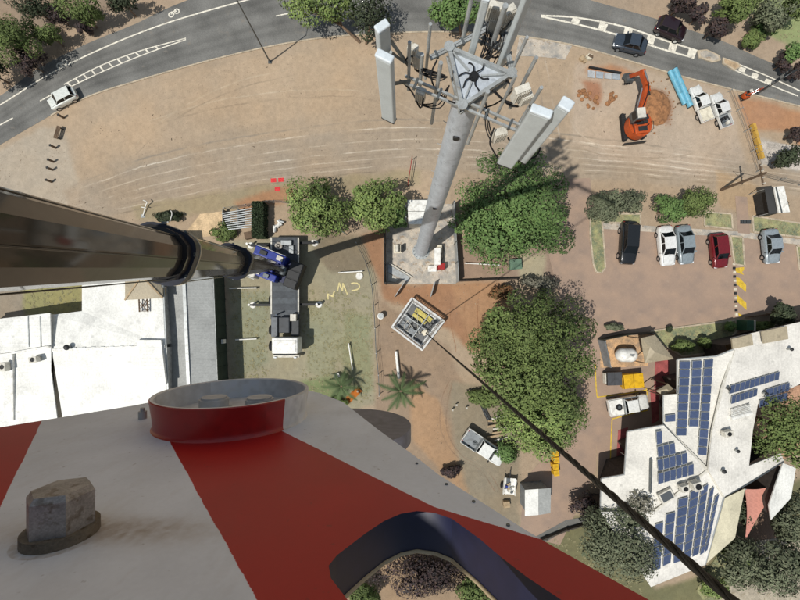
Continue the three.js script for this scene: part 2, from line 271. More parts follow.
// road
const roadLow = [[-160, 245], [-80, 192], [0, 145], [34, 125], [84, 98], [142, 79], [202, 62], [270, 46], [327, 37], [405, 32], [470, 32], [521, 36], [574, 45], [631, 61], [682, 76], [732, 89], [800, 106], [880, 128], [960, 156]];
const roadTop = [[-160, 185], [-80, 142], [0, 96], [34, 71], [84, 45], [135, 24], [175, 5], [250, -20], [327, -36], [405, -40], [470, -34], [521, -22], [590, 0], [650, 17], [687, 29], [725, 42], [762, 59], [880, 104], [960, 138]];
{
  const r = structure('road');
  { // tyre-darkened wheel paths along the lanes
    const A = smooth(roadTop, 120), B = smooth(roadLow, 120), n = 28, list = [], col = [];
    const tone = (v) => 1.06 - 0.24 * Math.max(...[0.34, 0.47, 0.70, 0.83].map(c => Math.exp(-(((v - c) / 0.045) ** 2)))) - (v < 0.2 ? 0.02 : 0);
    for (let j = 0; j < n; j++) { const L = (t) => A.map((p, i) => [p[0] + (B[i][0] - p[0]) * t, p[1] + (B[i][1] - p[1]) * t]); const g = strip(L(j / n), L((j + 1) / n), 0.004); for (let i = 0; i < g.attributes.position.count; i++) { const k = tone((j + [0, 1, 0, 0, 1, 1][i % 6]) / n); col.push(k, k, k); } list.push(g); }
    const g = triUV(M(list)); g.setAttribute('color', new THREE.Float32BufferAttribute(col, 3)); const am = MAT.asphalt.clone(); am.vertexColors = true; part(r, 'carriageway', g, am);
  }
  const ln = (pts, w = 0.12, n) => part(r, 'line_marking', ribbon(pts, w, 0.009, n), MAT.lineWhite);
  ln([[-80, 150], [0, 105], [48, 75], [101, 49], [150, 29], [186, 17], [236, 3], [300, -13], [400, -24], [500, -16], [560, -2]], 0.16, 60);
  ln([[64, 84.5], [100, 66], [140, 51], [186, 38.2]]); ln([[68, 88], [104, 71], [144, 54.5], [186, 39.6]]);
  for (const [x, y] of [[0, 125], [40, 101]]) ln([[x, y], [x + 13, y - 7]], 0.14, 4);
  ln([[276, 16], [288, 13.5]], 0.14, 4);
  const up = smooth([[64, 84.5], [100, 66], [140, 51], [186, 38.2]], 40), lo = smooth([[68, 88], [104, 71], [144, 54.5], [186, 39.6]], 40);
  for (let i = 1; i < 34; i += 3) part(r, 'hatch_marking', strip([up[i], [(up[i][0] + up[i + 1][0]) / 2, (up[i][1] + up[i + 1][1]) / 2]], [lo[i], [(lo[i][0] + lo[i + 1][0]) / 2, (lo[i][1] + lo[i + 1][1]) / 2]], 0.013), MAT.lineWhite);
  ln([[541, 15.5], [575, 17.5], [625, 27], [665, 40.5], [698, 51]], 0.2); ln([[541, 16.5], [580, 25], [625, 37], [660, 48.5], [694, 58]], 0.2);
  for (const [x, y, w] of [[576, 21, 2.6], [603, 27, 4], [628, 32.5, 4.6], [651, 39.5, 4.8], [673, 47, 4.8], [692, 53.5, 4.4]])
    part(r, 'hatch_marking', strip([[x - 3, y - w - 1], [x + 5, y - w + 1.5]], [[x - 5, y + w - 2], [x + 2, y + w + 0.6]], 0.012), MAT.lineWhite);
  ln([[738, 64], [760, 73], [785, 84], [800, 91]], 0.14); ln([[734, 70], [756, 79], [780, 89], [798, 96]], 0.14);
  for (const [x, y] of [[742, 69.5], [755, 75.5], [768, 81.5]]) part(r, 'hatch_marking', strip([[x - 2, y - 3], [x + 4, y - 1]], [[x - 4, y + 1], [x + 2, y + 3.4]], 0.012), MAT.lineWhite);
  // cycle lane symbols: two wheels and a frame, flat paint
  for (const [x, y] of [[62, 64], [174, 13]]) {
    const q = [];
    for (const d of [-3.4, 3.4]) { const g = new THREE.RingGeometry(0.2, 0.34, 12).rotateX(-Math.PI / 2), c = P(x + d * 0.85, y - d * 0.5); g.translate(c.x, 0.01, c.z); q.push(g); }
    q.push(ribbon([[x - 3, y + 1.5], [x, y - 1.8], [x + 3, y - 1.7]], 0.12, 0.0105, 6), ribbon([[x - 2.4, y - 1.4], [x + 0.5, y + 1.4]], 0.12, 0.0115, 4));
    part(r, 'cycle_symbol', q, MAT.lineWhite);
  }
  const is = structure('traffic_island');
  part(is, 'kerb_stone', prism(pxs([[697, 51], [706, 50], [719, 56], [720, 61], [712, 63], [698, 58]]), -0.02, 0.13), MAT.kerb);
  part(is, 'island_top', prism(pxs([[699, 52], [706, 51.5], [717, 56.5], [718, 60], [712, 61.5], [700, 57]]), 0.1, 0.138), MAT.concrete);
  const is2 = structure('traffic_island');
  part(is2, 'kerb_stone', prism(pxs([[722, 58], [737, 63], [741, 67], [734, 71], [722, 64]]), -0.02, 0.13), MAT.kerb);
  part(is2, 'island_top', prism(pxs([[723.5, 59.5], [736, 64], [739, 67], [734, 69.5], [723.5, 63.5]]), 0.1, 0.138), std({ map: grainTex([176, 152, 122], 0.3, 3), roughness: 1 }));
  // low kerb along the site side of the road, in cast lengths
  const k = structure('road_kerb'), c = smooth(roadLow, 150);
  for (let i = 28; i < 136; i++) { const a = P(...c[i]), b = P(...c[i + 1]); a.y = b.y = 0.0; a.z += 0.07; b.z += 0.07; part(k, 'kerb_stone', bar(a.lerp(b, 0.012), b.lerp(a, 0.012), 0.16, 0.13), MAT.kerb); }
  part(structure('driveway_apron'), 'concrete_slab', strip(smooth([[519, 37], [545, 40], [572, 46]], 8), smooth([[516, 56], [542, 57], [565, 60]], 8), 0.012), MAT.concrete);
}
// sealed paving: drive, car park, service yard
{
  const sheet = (name, pts, y, mat, pn = 'paving') => part(structure(name), pn, polyTop(pts.map(([a, b]) => { const v = P(a, b); v.y = y; return v; })), mat);
  sheet('car_park', [[545, 180], [590, 178], [596, 228], [740, 238], [880, 256], [880, 296], [800, 306], [735, 318], [650, 330], [606, 336], [598, 360], [596, 470], [560, 545], [520, 535], [524, 480], [560, 440], [560, 300], [545, 240]], 0.006, MAT.paver);
  sheet('service_yard', [[595, 336], [655, 330], [680, 362], [680, 400], [665, 430], [628, 440], [622, 478], [600, 482], [596, 440]], 0.012, MAT.paver);
  sheet('bin_bay', [[600, 338], [648, 334], [648, 366], [600, 368]], 0.018, std({ map: grainTex([182, 150, 116], 0.3, 4, { warm: 0.5 }), roughness: 1 }));
  sheet('red_walkway', [[655, 361], [669, 360], [669, 384], [654, 388]], 0.018, MAT.redPaver);
  sheet('red_walkway', [[650, 390], [659, 388], [659, 420], [652, 424]], 0.018, MAT.redPaver);
  sheet('red_walkway', [[618, 430], [628, 427], [626, 462], [616, 464]], 0.018, MAT.redPaver);
  sheet('compound_slab', [[386, 204], [456, 204], [456, 284], [386, 284]], 0.02, MAT.concrete);
  sheet('concrete_pad', [[757, 140], [812, 148], [812, 172], [762, 164]], 0.006, std({ map: grainTex([176, 168, 158], 0.3, 5), roughness: 1 }));
  sheet('footpath', [[590, 222], [745, 232], [880, 250], [880, 255], [745, 238], [590, 228]], 0.012, MAT.concrete);
  sheet('footpath', [[735, 196], [747, 197], [750, 234], [738, 233]], 0.014, MAT.paver);
  sheet('footpath', [[200, 214], [225, 211], [226, 234], [180, 240]], 0.006, std({ map: grainTex([198, 172, 136], 0.25, 4), roughness: 1 }));
  sheet('garden_path', [[520, 545], [566, 520], [602, 514], [602, 520], [568, 528], [530, 552]], 0.014, MAT.asphalt);
  sheet('courtyard_paving', [[745, 400], [800, 385], [800, 452], [740, 478]], 0.012, std({ map: grainTex([176, 138, 112], 0.3, 3), roughness: 1 }));
  sheet('patio', [[724, 545], [800, 535], [860, 600], [690, 640]], 0.012, std({ map: grainTex([166, 156, 138], 0.25, 3, { spots: 0.34, spotCol: [136, 124, 100] }), roughness: 1 }));
  // marked bays: yellow lines in the service yard
  const y1 = structure('bay_marking');
  for (const l of [[[595, 364], [597, 396], [598, 398]], [[598, 397], [622, 394], [646, 390]], [[646, 388], [647, 392], [647, 399]], [[610, 470], [611, 440], [612, 420]], [[612, 419], [630, 414], [648, 410]]]) part(y1, 'line_marking', ribbon(l, 0.13, 0.024, 6), MAT.lineYellow);
  const y2 = structure('no_parking_marking');
  for (const q of [[[735, 268], [744, 267], [744, 270], [742, 272], [744, 275], [736, 272]], [[736, 277], [739.5, 278], [746, 285], [746, 292], [736.4, 284]], [[737, 294.5], [746.2, 303], [746.6, 310], [737.4, 302]], [[738, 312.5], [743, 316], [739, 316.5]]]) part(y2, 'stripe_marking', polyTop(q.map(([a, b]) => P(a, b).setY(0.014))), MAT.lineYellow);
  for (let i = 0; i < 13; i++) { const a = P(733.6 + i * 0.2, 264 + i * 4.2); part(y2, 'edge_block', box(0.28, 0.1, 0.27, a.x, 0.006, a.z), i % 2 ? MAT.dark : MAT.cream); }
}
// kerbed lawns
const LAWN = [];
function lawn(label, pts, kerb = true) {
  const s = structure(label), top = pxs(pts); LAWN.push(pts);
  part(s, 'turf', prism(top, -0.02, 0.07), MAT.lawn);
  if (kerb) for (let i = 0; i < top.length; i++) { const a = top[i].clone(), b = top[(i + 1) % top.length].clone(), n = Math.max(1, Math.round(a.distanceTo(b) / 2)); for (let k = 0; k < n; k++) { const p = a.clone().lerp(b, (k + 0.01) / n), q = a.clone().lerp(b, (k + 0.99) / n); p.y = q.y = 0.04; part(s, 'kerb_stone', bar(p, q, 0.18, 0.14), MAT.kerb); } }
}
lawn('lawn_island', [[590, 214], [601, 214], [604, 250], [605, 268], [601, 273], [596, 272], [593, 264], [590, 236]]);
lawn('lawn_strip', [[600, 214], [640, 214], [640, 224], [602, 222]]);
lawn('lawn_strip', [[704, 212], [731, 214], [732, 229], [704, 226]]);
lawn('lawn_strip', [[752, 216], [880, 236], [880, 246], [753, 232]]);
lawn('lawn_strip', [[730, 236], [742, 237], [744, 266], [734, 264]]);
lawn('lawn_strip', [[796, 246], [880, 252], [880, 280], [799, 270]]);
lawn('lawn_strip', [[650, 331], [735, 320], [737, 330], [730, 338], [715, 352], [682, 356], [664, 346]]);
lawn('lawn_strip', [[696, 590], [726, 540], [742, 546], [735, 580], [710, 610]], false);
// grass blades on lawns: uncountable
{
  const r = rng(91), bl = new THREE.BufferGeometry(), a = [];
  for (let i = 0; i < 5; i++) { const t = i * 1.3, c = Math.cos(t), s = Math.sin(t), w = 0.03; a.push(s * w, 0.004, -c * w, -s * w, 0.004, c * w, c * 0.14, 0.03 + 0.006 * i, s * 0.14); }
  bl.setAttribute('position', new THREE.Float32BufferAttribute(a, 3)); bl.computeVertexNormals();
  const inside = (x, y, p) => { let o = false; for (let i = 0, j = p.length - 1; i < p.length; j = i++) if ((p[i][1] > y) !== (p[j][1] > y) && x < (p[j][0] - p[i][0]) * (y - p[i][1]) / (p[j][1] - p[i][1]) + p[i][0]) o = !o; return o; };
  const spots = [];
  const zones = [...LAWN.map(p => [p, 0.07, 16]), [[[232, 288], [268, 288], [268, 380], [232, 400]], 0, 12], [[[302, 290], [372, 290], [376, 400], [320, 410], [302, 380]], 0, 12], [[[748, -20], [840, -20], [840, 60], [800, 50], [770, 34]], -0.01, 9], [[[560, 525], [650, 590], [560, 640], [520, 560]], -0.01, 12], [[[20, 284], [80, 280], [80, 312], [24, 316]], -0.01, 10]];
  for (const [p, y, dens] of zones) {
    const xs = p.map(q => q[0]), ys = p.map(q => q[1]), x0 = Math.min(...xs), x1 = Math.max(...xs), y0 = Math.min(...ys), y1 = Math.max(...ys), n = (x1 - x0) * (y1 - y0) / S / S * dens;
    for (let i = 0; i < n; i++) { const x = x0 + r() * (x1 - x0), yy = y0 + r() * (y1 - y0); if (inside(x, yy, p) && fbm(x / 5, yy / 5, 3) > 0.42) spots.push([x, yy, y]); }
  }
  const im = new THREE.InstancedMesh(bl, std({ color: 0xffffff, roughness: 1 }), spots.length), mt = new THREE.Matrix4(), q = new THREE.Quaternion(), col = new THREE.Color();
  spots.forEach(([x, y, h], i) => { const v = P(x, y), k = 0.6 + r() * 0.9; q.setFromAxisAngle(V(0, 1, 0), r() * 6.3); mt.compose(V(v.x, h, v.z), q, V(k, k, k)); im.setMatrixAt(i, mt); const d = r(); col.setRGB(0.235 + 0.11 * d, 0.225 + 0.08 * d, 0.12 + 0.05 * d); im.setColorAt(i, col); });
  im.name = 'grass'; tag(im, 'short patchy grass on the lawns and the crane yard', 'grass'); im.userData.kind = 'stuff'; im.castShadow = im.receiveShadow = true; scene.add(im);
}
// loose stones and twigs on the bare soil: uncountable
{
  const r = rng(404), g = new THREE.IcosahedronGeometry(0.05, 0), n = 7000, im = new THREE.InstancedMesh(g, std({ color: 0xffffff, roughness: 1 }), n), mt = new THREE.Matrix4(), q = new THREE.Quaternion(), c = new THREE.Color(); let i = 0;
  while (i < n) { const x = r() * 820 - 10, y = r() * 560; if (fbm(x / 22, y / 22, 4) < 0.5 + 0.1 * r()) continue; const road = y < 150 && y < 34 + Math.abs(x - 440) ** 1.9 / 780; if (road || (x > 590 && y > 225) || (x < 232 && y > 240)) continue; const v = P(x, y), k = 0.3 + 0.9 * r() * r(), tw = r() < 0.06 ? 3 : 1; q.setFromAxisAngle(V(0, 1, 0), r() * 6.3); mt.compose(V(v.x, 0, v.z), q, V(k * tw, k * 0.6, k)); im.setMatrixAt(i, mt); const d = 0.7 + 0.6 * r(); tw > 1 ? c.setRGB(0.12 * d, 0.09 * d, 0.06 * d) : c.setRGB(0.36 * d, 0.27 * d, 0.19 * d); im.setColorAt(i, c); i++; }
  im.name = 'gravel'; tag(im, 'loose stones and twigs strewn over the bare dirt', 'gravel'); im.userData.kind = 'stuff'; im.castShadow = im.receiveShadow = true; scene.add(im);
}

// ---------- buildings ----------
function ribTex(n = 64) { return dataTex(n, 8, (x) => { const k = Math.max(0, Math.cos(x / n * Math.PI * 2)) ** 6 * 255; return [k, k, k]; }, false); }
function roofMat(col, along, rough = 0.5, amp = 0.14) {
  const b = ribTex(); b.repeat.set(1 / 0.38, 1); if (along) { b.rotation = Math.PI / 2; }
  return std({ map: grainTex(col, amp, 8, { coarse: 6, fine: 70, spots: 0.3, spotCol: col.map(c => c * 0.9) }), roughness: rough, metalness: 0.0, bumpMap: b, bumpScale: 0.006 });
}
const ROOF = { white: roofMat([226, 225, 218], false), whiteB: roofMat([224, 223, 216], true), grey: roofMat([162, 163, 159], true), beige: roofMat([216, 212, 202], true), beigeB: roofMat([219, 215, 206], false), tan: roofMat([166, 154, 130], false), cream: roofMat([214, 206, 178], true) };
const WALL = { green: paint(0x39463a, 0.8), white: paint(0xc9c6bd, 0.8), brick: std({ map: grainTex([70, 62, 56], 0.35, 2, { coarse: 8, fine: 80 }), roughness: 0.95 }), tan: paint(0xa99a80, 0.85), };  // brick: wall colour darkened to carry the shade under the verandah
const inset = (pts, d) => { const c = pts.reduce((a, p) => a.add(p), V(0, 0, 0)).divideScalar(pts.length); return pts.map(p => { const v = c.clone().sub(p).setY(0); return p.clone().addScaledVector(v.normalize(), d); }); };
function gutter(b, pts, mat) { for (let i = 0; i + 1 < pts.length; i++) part(b, 'gutter', bar(pts[i].clone().setY(pts[i].y - 0.1), pts[i + 1].clone().setY(pts[i + 1].y - 0.1), 0.16, 0.14), mat); }
function acUnit(label, px, py, h, w, d, ht, yaw, group) {
  const b = P(px, py, h), a = thing('air_conditioner', label, 'air conditioner', b, group, yaw);
  lpart(a, 'casing', box(w, ht, d, 0, 0.12, 0, 0, 0.04), MAT.offwhite);
  lpart(a, 'fan_guard', [new THREE.TorusGeometry(Math.min(w, d) * 0.33, 0.03, 5, 16).rotateX(Math.PI / 2).translate(0, ht + 0.13, 0), box(w * 0.6, 0.02, 0.03, 0, ht + 0.13, 0), box(0.03, 0.02, d * 0.6, 0, ht + 0.135, 0)], MAT.dark);
  lpart(a, 'fan', new THREE.CylinderGeometry(Math.min(w, d) * 0.3, Math.min(w, d) * 0.3, 0.02, 16).translate(0, ht + 0.115, 0), MAT.black);
  for (const s of [-1, 1]) lpart(a, 'foot', box(w, 0.12, 0.1, 0, 0, s * d * 0.35), MAT.galv);
  return a;
}
function ventPipe(label, px, py, h, r = 0.11, ht = 0.5) {
  const a = thing('roof_vent', label, 'vent', P(px, py, h), 'roof vents');
  lpart(a, 'pipe', new THREE.CylinderGeometry(r, r, ht, 12).translate(0, ht / 2 - 0.1, 0), MAT.galv);
  lpart(a, 'cowl', new THREE.SphereGeometry(r * 1.7, 12, 6, 0, 6.3, 0, 1.6).scale(1, 0.7, 1).translate(0, ht - 0.1, 0), MAT.dark);
}
// long grey shed beside the crane yard
{
  const b = thing('long_shed', 'long pale grey gabled metal shed with dark green wall beside the crane yard', 'shed', P(205, 345));
  const e = 3.3, r = 4.25;
  part(b, 'roof_slope', slab(pxs([[163, 262, e], [183, 262, r], [191, 440, r], [171, 440, e]]), 0.08), ROOF.grey);
  part(b, 'roof_slope', slab(pxs([[183.3, 262, r], [212, 262, e], [219.5, 440, e], [191.3, 440, r]]), 0.08), ROOF.grey);
  part(b, 'ridge_cap', bar(P(183, 262, r + 0.05), P(191, 440, r + 0.05), 0.34, 0.06), MAT.galv);
  const A = P(212, 263, e), B = P(219, 440, e), C = P(164, 263, e), D = P(171, 440, e);
  part(b, 'wall', [walls([V(A.x - 0.25, 0, A.z), V(B.x - 0.25, 0, B.z)], 0, e - 0.05, false), walls([V(C.x + 0.25, 0, C.z), V(D.x + 0.25, 0, D.z)], 0, e - 0.05, false), slab([V(C.x + 0.25, e, C.z + 0.1), V(A.x - 0.25, e, A.z + 0.1), V(A.x - 0.25, e, A.z + 0.2), V(C.x + 0.25, e, C.z + 0.2)], 3.3)], WALL.green);
  for (let i = 0; i < 12; i++) { const t = 0.04 + i * 0.08, x = A.x - 0.22 + (B.x - A.x) * t, z = A.z + (B.z - A.z) * t; part(b, 'wall_batten', box(0.06, 3.2, 0.09, x, 0, z), WALL.green); }
  gutter(b, [A, B], MAT.galv);
  part(b, 'meter_box', box(0.22, 0.7, 0.45, A.x + 0.05 + (B.x - A.x) * 0.45, 1.1, A.z + (B.z - A.z) * 0.45), MAT.white);
}
// white warehouse left of the shed
{
  const b = thing('white_warehouse', 'wide white metal warehouse roof partly hidden by the crane boom', 'building', P(110, 350));
  const e = 4.4, r = 5.0;
  const up = pxs([[82, 236, e], [160, 236, e], [163, 300, 4.75], [165, 346, r], [52, 350, r], [51.5, 315, e + 0.2], [82, 311, e]]), dn = pxs([[52, 350.4, r], [165, 346.4, r], [169, 440, e], [66, 440, e]]);
  part(b, 'roof_slope', slab(up, 0.1), ROOF.white);
  part(b, 'roof_slope', slab(dn, 0.1), ROOF.white);
  part(b, 'ridge_cap', bar(P(52, 350.2, r + 0.04), P(165, 346.2, r + 0.04), 0.3, 0.05), MAT.white);
  part(b, 'wall', [walls(inset(up, 0.25).map(p => p.setY(0)), 0, e - 0.1), walls(inset(dn, 0.25).map(p => p.setY(0)), 0, e - 0.1)], WALL.white);
  part(b, 'raised_roof_panel', slab(pxs([[136, 340, 5.35], [161, 340, 5.35], [166, 384, 5.2], [146, 386, 5.2]]), 0.3), ROOF.whiteB);
  gutter(b, pxs([[160.5, 236, e], [165.5, 346, r], [169.5, 440, e]]), MAT.galv);
  for (let i = 0; i < 7; i++) part(b, 'roof_screw_strip', bar(P(72 + i * 9.4, 347.6 - i * 0.25, r + 0.05), P(76 + i * 9.4, 347.5 - i * 0.25, r + 0.05), 0.05, 0.05), MAT.galv);
}
{
  const b = thing('white_workshop', 'white workshop roof with seams and rooftop units at the courtyard', 'building', P(20, 370));
  const h = 5.2, A = pxs([[-70, 330, h], [2, 318.5, h], [50, 313, h], [51, 345, h], [13, 352, h], [-70, 362, h]]), B = pxs([[-70, 362.4, h], [13, 352.4, h], [51, 345.4, h], [51, 371, 5.0], [60, 440, 4.4], [-70, 450, 4.4]]);
  part(b, 'roof_slope', slab(A, 0.1), ROOF.whiteB); part(b, 'roof_slope', slab(B, 0.1), ROOF.whiteB);
  part(b, 'wall', [walls(inset(A, 0.3).map(p => p.setY(0)), 0, h - 0.1), walls(inset(B, 0.4).map(p => p.setY(0)), 0, 4.3)], WALL.white);
  for (const x of [28, 40]) part(b, 'roof_seam', bar(P(x, 316, h + 0.03), P(x + 1, 347, h + 0.03), 0.09, 0.06), MAT.galv);
  part(b, 'roof_curb', [bar(P(13, 354, h + 0.1), P(14, 420, 4.6), 0.2, 0.3), bar(P(13, 353, h + 0.1), P(50, 346.5, h + 0.1), 0.2, 0.3)], MAT.white);
}
acUnit('small air conditioner on the workshop roof seam crossing', 38, 359, 5.25, 0.8, 0.6, 0.5, 0.2);
acUnit('air conditioner at the outer rim of the workshop roof', 9, 366, 5.25, 0.6, 0.9, 0.6, 0);
ventPipe('dark vent pipe on the ridge of the white warehouse', 70, 347, 5.0, 0.18, 0.5);
{ // hipped tan roof
  const b = thing('lantern_roof_building', 'tan hipped roof lantern rising from the white warehouse', 'building', P(143, 280));
  const h = 5.2, k = 6.2, c = pxs([[125, 254, h], [162, 254, h], [163, 298, h], [125, 300, h]]), ap = [P(140, 268, k), P(142, 276, k)];
  part(b, 'roof_slope', slab([c[0], c[1], ap[0]], 0.06), ROOF.tan); part(b, 'roof_slope', slab([c[1], c[2], ap[1], ap[0]], 0.06), ROOF.tan);
  part(b, 'roof_slope', slab([c[2], c[3], ap[1]], 0.06), ROOF.tan); part(b, 'roof_slope', slab([c[3], c[0], ap[0], ap[1]], 0.06), ROOF.tan);
  for (const [p, q] of [[c[0], ap[0]], [c[1], ap[0]], [c[2], ap[1]], [c[3], ap[1]], [ap[0], ap[1]]]) part(b, 'hip_capping', bar(p.clone().setY(p.y + 0.03), q.clone().setY(q.y + 0.03), 0.16, 0.06), MAT.woodPale);
  part(b, 'wall', walls(inset(c, 0.4).map(p => p.setY(0)), 4.2, h), WALL.tan);
  part(b, 'ridge_vent', box(0.7, 0.2, 0.3, P(133.5, 277, 5.9).x, 5.75, P(133.5, 277, 5.9).z), MAT.dark);
  const l = thing('roof_ladder', 'short lattice access ladder below the tan hipped roof', 'ladder', P(143, 305, 4.9));
  const q = (x, y) => P(x, y, 4.98);
  part(l, 'rail', [bar(q(139, 299), q(139.5, 312), 0.1, 0.1)], MAT.wood); part(l, 'rail', [bar(q(147, 299), q(148, 312), 0.1, 0.1)], MAT.wood);
  for (const [a, c2] of [[[139, 300], [148, 311]], [[147, 300], [139.5, 311]], [[139, 305.5], [147.6, 305.5]], [[139.4, 311], [148, 311]]]) part(l, 'brace', bar(q(...a).setY(5.06), q(...c2).setY(5.06), 0.07, 0.05), MAT.wood);
}
// large building with solar panels
const hA = (x) => 3.8 + (x - 664) / 70 * 1.1, hC = (x, y) => 3.9 + (x - 601) / 107 * 0.8, hB = (x) => 4.85 - (x - 722) / 160 * 1.4, hD = (x, y) => 4.7 - (y - 480) / 105 * 0.8;
{
  const b = thing('solar_roof_building', 'sprawling beige metal roofed building covered with blue solar panels', 'building', P(700, 450));
  const mk = (pts, hf, m, wd) => {
    const w = pts.map(([x, y, h]) => P(x, y, h ?? hf(x, y)));
    part(b, 'roof_slope', slab(w, 0.12), m);
    const i = inset(w, wd).map(p => p.setY(0)); part(b, 'wall', walls(i, 0, Math.min(...w.map(p => p.y)) - 0.05), WALL.brick);
    return w;
  };
  const a = mk([[678, 360], [716, 357], [734, 350], [722, 388], [712, 432], [708, 470], [690, 452], [664, 425], [664, 395], [678, 394]], hA, ROOF.beige, 2.6);
  mk([[734, 349.6], [731, 338], [800, 322], [880, 304], [880, 372], [800, 384], [758, 404], [753, 430], [749, 466], [781, 453], [784, 461], [724.5, 496.5], [708.3, 470], [712.3, 432], [722.3, 388]], hB, ROOF.beigeB, 1.0);
  const c = mk([[664, 425.4], [690, 452.4], [708, 470.4], [655, 511], [601, 511.6], [602, 479], [625, 475], [628, 432]], hC, ROOF.beige, 2.6);
  mk([[601, 512], [655, 511.4], [708, 470.8], [724, 497], [705, 565], [651, 587]], hD, ROOF.beigeB, 0.8);
  mk([[725, 498, 4.3], [745, 488.5, 3.5], [735, 538, 3.5], [707, 563, 4.0]], null, ROOF.cream, 0.6);  // cream sheet colour holds the sunlight falling on this wing
  mk([[783, 463, 4.1], [796, 468, 3.8], [791, 498, 3.8], [771, 520, 3.9], [769, 505, 4.1]], null, ROOF.white, 0.5);
  for (const q of [[[732, 339], [752, 334], [753.5, 345], [733, 349]], [[762, 331.5], [787, 326], [788.5, 339], [764, 343.5]]]) part(b, 'awning_slab', slab(q.map(([x, y]) => P(x, y, 5.0)), 0.16), ROOF.tan);
  const ridge = (x0, y0, h0, x1, y1, h1) => part(b, 'ridge_cap', bar(P(x0, y0, h0 + 0.03), P(x1, y1, h1 + 0.03), 0.26, 0.06), MAT.offwhite);
  ridge(734, 350, hB(734), 722, 388, 4.85); ridge(722, 388, 4.85, 712, 432, 4.8); ridge(712, 432, 4.8, 708, 470, 4.75); ridge(708, 470, 4.75, 664, 425, hA(664)); ridge(708, 470, 4.75, 655, 511, 4.4); ridge(708, 470, 4.75, 724, 497, 4.65);
  gutter(b, pxs([[678, 359.6, hA(678)], [716, 356.6, hA(716)], [734, 349.6, hA(734)]]), MAT.galv);
  gutter(b, [a[9], a[0]], MAT.galv); gutter(b, [a[7], a[8]], MAT.galv); gutter(b, [c[0], c[7], c[6], c[5], c[4]].map(p => p.clone()), MAT.galv);
  gutter(b, pxs([[724, 497, 4.7], [750, 483, 4.7], [784, 461.5, 4.35]]), MAT.steel);
  gutter(b, pxs([[724.4, 497, 4.65], [705.4, 565, 4.05]]), MAT.galv);
  part(b, 'roof_step', bar(P(651, 459, 4.5), P(650, 492, 4.4), 0.12, 0.36), MAT.steel);
  for (const [x, y] of [[663, 386], [627, 437], [620, 452], [663, 400]]) part(b, 'verandah_post', rod(P(x, y), P(x, y).setY(3.4), 0.06), MAT.white);
  // windows in the shaded walls that face the plumb point
  for (const [x, y] of [[690, 368], [706, 367], [640, 437]]) { const p = P(x, y); part(b, 'window', box(1.3, 1.1, 0.12, p.x, 1.0, p.z - 0.0), MAT.glass); }
}
// solar arrays: each panel its own piece
const panelMat = [[0.070, 0.098, 0.190], [0.078, 0.107, 0.205], [0.063, 0.090, 0.176]].map(c => { const m = new THREE.MeshPhysicalMaterial({ side: THREE.DoubleSide, roughness: 0.32, metalness: 0.1, clearcoat: 0.6, clearcoatRoughness: 0.12, map: speck }); m.color.setRGB(...c); return m; });
let panelNo = 0;
function solarQuad(arr, q, cols, rows, hf, lift = 0.22) {  // q: four picture corners tl tr br bl
  for (let i = 0; i < cols; i++) for (let j = 0; j < rows; j++) {
    const g = 0.045, f = (u, v) => { const x = (q[0][0] * (1 - u) + q[1][0] * u) * (1 - v) + (q[3][0] * (1 - u) + q[2][0] * u) * v, y = (q[0][1] * (1 - u) + q[1][1] * u) * (1 - v) + (q[3][1] * (1 - u) + q[2][1] * u) * v; return P(x, y, hf(x, y) + lift); };
    const u0 = (i + g) / cols, u1 = (i + 1 - g) / cols, v0 = (j + g) / rows, v1 = (j + 1 - g) / rows;
    const fr = part(arr, 'solar_panel', slab([f(u0, v0), f(u1, v0), f(u1, v1), f(u0, v1)], 0.05), MAT.galv);
    const e = 0.03; const u2 = u0 + e / cols, u3 = u1 - e / cols, v2 = v0 + e / rows, v3 = v1 - e / rows;
    const up = (p) => p.setY(p.y + 0.012);
    part(fr, 'glass', slab([up(f(u2, v2)), up(f(u3, v2)), up(f(u3, v3)), up(f(u2, v3))], 0.02), panelMat[(panelNo++ * 7) % 3]);
  }
}
